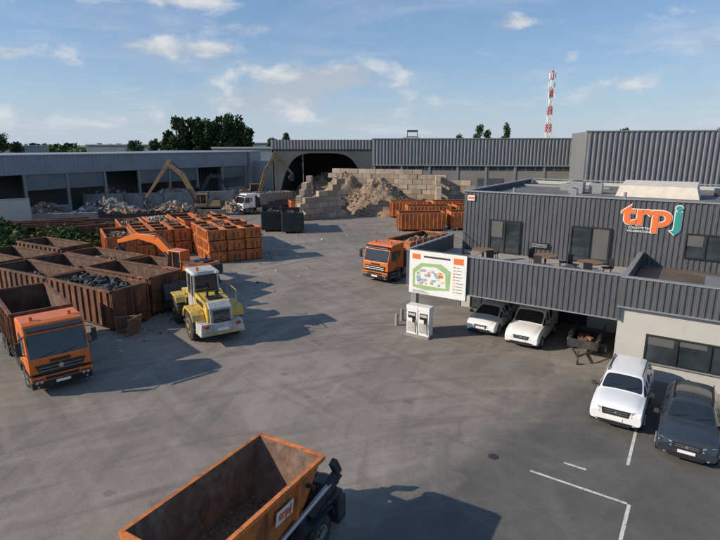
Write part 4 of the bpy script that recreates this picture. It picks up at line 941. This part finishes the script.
lsd = empty('open_shed'); F_, ln = seg_frame((-66, 52), (-23.5, 111)); b = MB(); b.M = F_
b.corr(0, ln, 6.2, 8.9, -.1, .6, .1, 0); b.b2(-.2, ln+.2, -.3, 18, 8.9, 9.05, 3)
for k in range(int(ln/6)+1): b.b2(k*6, k*6+.35, -.05, .35, 0, 6.2, 2)
b.b2(0, ln, 5.8, 6.0, 0, 8.6, 1)
for k in range(int(ln/6)):
    if k % 3 != 1: b.b2(k*6+.36, k*6+5.99, .1, .2, 3.9, 6.2, 4)
    if k % 4 != 2: b.b2(k*6+.36, k*6+5.99, .08, .22, 0, R(1.4, 2.6), 5)
b.build('structure', [CLAD3, CLADD, CONCG, COPING, mat('shed_glazing', (.10, .14, .155), .3, var=.3, scale=.3), CONCG], lsd, fixn=False)
b = MB(); b.b2(-45, -23, 112, 124, 0, 8.9, 0); b.b2(-24, -14.8, 116, 126, 0, 7.0, 1); b.b2(-45.2, -22.8, 111.8, 124.2, 8.9, 9.1, 1)
b.build('rear_hall', [CLAD3, COPING], lsd)
b = MB(); b.beam((-52, 60, 1.9), (-41.5, 66, 1.9), .25, 3.8, 0); b.beam((-52, 60, 3.86), (-41.5, 66, 3.86), .35, .1, 1); b.build('boundary_wall', [PLASTER, COPING])
for x, y, sx, sy, h in [(-190, 260, 60, 30, 9.5), (-120, 300, 50, 30, 10), (-250, 240, 50, 20, 9), (-60, 330, 50, 20, 11), (-40, 200, 26, 14, 9), (200, 300, 60, 20, 12)]:
    b = MB(); b.b2(x-sx/2, x+sx/2, y-sy/2, y+sy/2, 0, h, 0); b.b2(x-sx/2-.4, x+sx/2+.4, y-sy/2-.4, y+sy/2+.4, h, h+.5, 1)
    for k in range(int(sx/7)): b.b2(x-sx/2+2+k*7, x-sx/2+5+k*7, y-sy/2-.1, y-sy/2-.02, 1, 4.5, 2)
    b.build('distant_warehouse', [CLAD3, PLASTER, CLADD])

# ------------------------------------------------------------------ radio mast
b = MB(); mx_, my_ = 91, 262
for k in range(11):
    z0, z1 = k*4, k*4+4; m = 0 if k % 2 == 0 else 1
    w0, w1 = 1.5-.11*k, 1.5-.11*(k+1)
    C0 = [(mx_+a*w0, my_+c*w0, z0) for a, c in ((-1, -1), (1, -1), (1, 1), (-1, 1))]; C1_ = [(mx_+a*w1, my_+c*w1, z1) for a, c in ((-1, -1), (1, -1), (1, 1), (-1, 1))]
    for i in range(4):
        b.cyl(C0[i], C1_[i], .16, seg=6, m=m); b.cyl(C0[i], C1_[(i+1) % 4], .1, seg=5, m=m); b.cyl(C0[(i+1) % 4], C1_[i], .1, seg=5, m=m); b.cyl(C1_[i], C1_[(i+1) % 4], .1, seg=5, m=m)
for z in (33, 38, 42):
    for t in range(3):
        a = t*2.1+z; b.box((mx_+cos(a)*1.5, my_+sin(a)*1.5, z), (.35, .35, 2.4), 1, rot=a); b.beam((mx_, my_, z), (mx_+cos(a)*1.4, my_+sin(a)*1.4, z), .1, .1, 0)
b.cyl((mx_, my_, 44), (mx_, my_, 46), .1, .05, seg=6, m=0)
b.cyl((mx_-1, my_-1.3, 36), (mx_-1, my_-1.7, 36), .8, seg=16, m=1)
b.build('radio_mast', [REDP, WHITEP])

# ------------------------------------------------------------------ vegetation
def tree(name, x, y, h, wd, nl=1500, leaf=.7, m=LEAF, crown0=.2, nlobes=14):
    b = MB()
    top = Vector((x+R(-.5, .5), y, h*.8)); b.cyl((x, y, 0), top, h*.022+.08, .05, seg=8, m=1)
    lob = []
    for i in range(nlobes):
        t = R(0, 1); z = h*(crown0+(1-crown0)*t*.92); rr = wd*.5*sqrt(max(.05, sin(pi*min(1, .12+t*.85))))*R(.25, .8); a = R(0, 6.28)
        c = Vector((x+cos(a)*rr, y+sin(a)*rr, z)); lob.append((c, wd*R(.18, .30), h*R(.06, .11)))
        b.cyl((x, y, z*.7), c, .10, .03, seg=5, m=1)
    for i in range(nl):
        c, r_, rz = random.choice(lob)
        v = Vector((random.gauss(0, 1), random.gauss(0, 1), random.gauss(0, 1))).normalized()*R(.35, 1.08)
        p = c+Vector((v.x*r_, v.y*r_, v.z*rz)); s = leaf*R(.4, 1)
        n = Vector((R(-1, 1), R(-1, 1), R(-.4, 1))).normalized(); a = n.orthogonal().normalized()*s; c2 = n.cross(a).normalized()*s*R(.5, 1)
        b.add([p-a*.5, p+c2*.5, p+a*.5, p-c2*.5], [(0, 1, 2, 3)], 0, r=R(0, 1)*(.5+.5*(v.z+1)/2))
    return b.build(name, [m, BARK], fixn=False)
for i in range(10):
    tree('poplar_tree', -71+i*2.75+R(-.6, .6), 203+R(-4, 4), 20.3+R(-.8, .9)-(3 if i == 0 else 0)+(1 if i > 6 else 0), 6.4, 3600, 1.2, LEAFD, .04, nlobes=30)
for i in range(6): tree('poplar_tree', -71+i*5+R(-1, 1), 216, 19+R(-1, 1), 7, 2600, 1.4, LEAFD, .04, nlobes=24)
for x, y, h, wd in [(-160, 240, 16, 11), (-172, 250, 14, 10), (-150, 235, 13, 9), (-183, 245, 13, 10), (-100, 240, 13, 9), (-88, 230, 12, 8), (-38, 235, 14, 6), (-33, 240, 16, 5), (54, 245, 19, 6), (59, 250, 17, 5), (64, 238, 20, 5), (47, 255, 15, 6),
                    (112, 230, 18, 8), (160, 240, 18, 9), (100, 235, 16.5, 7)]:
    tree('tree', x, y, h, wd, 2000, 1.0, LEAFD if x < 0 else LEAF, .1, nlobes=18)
b = MB()
for i in range(9000):
    x = R(-420, 420); y = 420+R(-25, 25); hh = 8.5+6*noise.noise(Vector((x*.03, 0, 2)))+4*noise.noise(Vector((x*.11, 0, 5)))
    z = R(0, 1)**.7*max(hh, 3); s = R(1, 2.6)
    n = Vector((R(-1, 1), -1, R(-.3, 1))).normalized(); a = n.orthogonal().normalized()*s; c2 = n.cross(a).normalized()*s
    p = Vector((x, y, z)); b.add([p-a, p+c2, p+a, p-c2], [(0, 1, 2, 3)], 0)
b.build('distant_trees', [LEAFD], fixn=False)
def bush(name, x, y, wd, h, n, m):
    b = MB()
    for k in range(7): b.cyl((x, y, 0), (x+R(-1, 1)*wd*.4, y+R(-1, 1)*wd*.3, h*.7), .05, .02, seg=5, m=1)
    for i in range(n):
        a = R(0, 6.28); t = sqrt(R(0, 1)); px, py = x+cos(a)*wd/2*t, y+sin(a)*wd/2*t
        hz = h*(1-.6*t*t)*(.75+.5*noise.noise(Vector((px*.8, py*.8, 1)))); p = Vector((px, py, R(.05, 1)*hz)); s = R(.08, .28)
        nn = Vector((R(-1, 1), R(-1, 1), R(-.3, 1))).normalized(); u = nn.orthogonal().normalized()*s; v = nn.cross(u).normalized()*s*.6
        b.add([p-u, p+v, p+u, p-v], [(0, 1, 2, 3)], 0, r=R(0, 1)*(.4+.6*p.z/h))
    return b.build(name, [m, BARK], fixn=False)
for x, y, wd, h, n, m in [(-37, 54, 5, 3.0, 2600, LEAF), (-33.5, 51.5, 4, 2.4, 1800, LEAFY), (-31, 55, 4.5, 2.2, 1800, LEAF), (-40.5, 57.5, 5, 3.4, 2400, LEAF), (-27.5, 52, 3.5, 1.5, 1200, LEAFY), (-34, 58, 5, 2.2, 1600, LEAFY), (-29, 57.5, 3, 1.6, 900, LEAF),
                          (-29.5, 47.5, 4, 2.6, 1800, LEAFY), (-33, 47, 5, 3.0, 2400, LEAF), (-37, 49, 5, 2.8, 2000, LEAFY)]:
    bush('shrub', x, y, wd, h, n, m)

b = MB()
for i in range(340):
    c = random.choice([(-11.5, 33, 2.2), (-12, 29.5, 1.5), (-9, 52, 3), (0, 70, 9), (-15, 44, 3), (-3, 74, 5), (5, 62, 6), (-9, 42, 3)])
    chunk(b, (c[0]+random.gauss(0, c[2]), c[1]+random.gauss(0, c[2]), .03), R(.04, .22), random.choice([0, 1, 2]))
b.build('loose_debris', [CHUNK, CHUNKB, CHUNKW])
for k, (x, y) in enumerate([(-13.3, 28.4), (-12.9, 28.1)]):
    b = MB()
    b.M = Matrix.Translation((x, y, 0)) @ Matrix.Rotation(.3+k, 4, 'Z') @ Matrix.Rotation(.25, 4, 'X')
    for i in range(6): b.b2(-.6+i*.2, -.45+i*.2, -.05, -.02, 0, 1.1, 0)
    for z in (.02, .5, .98): b.b2(-.6, .55, -.018, .07, z, z+.1, 0)
    b.build('wooden_pallet', [WOOD])
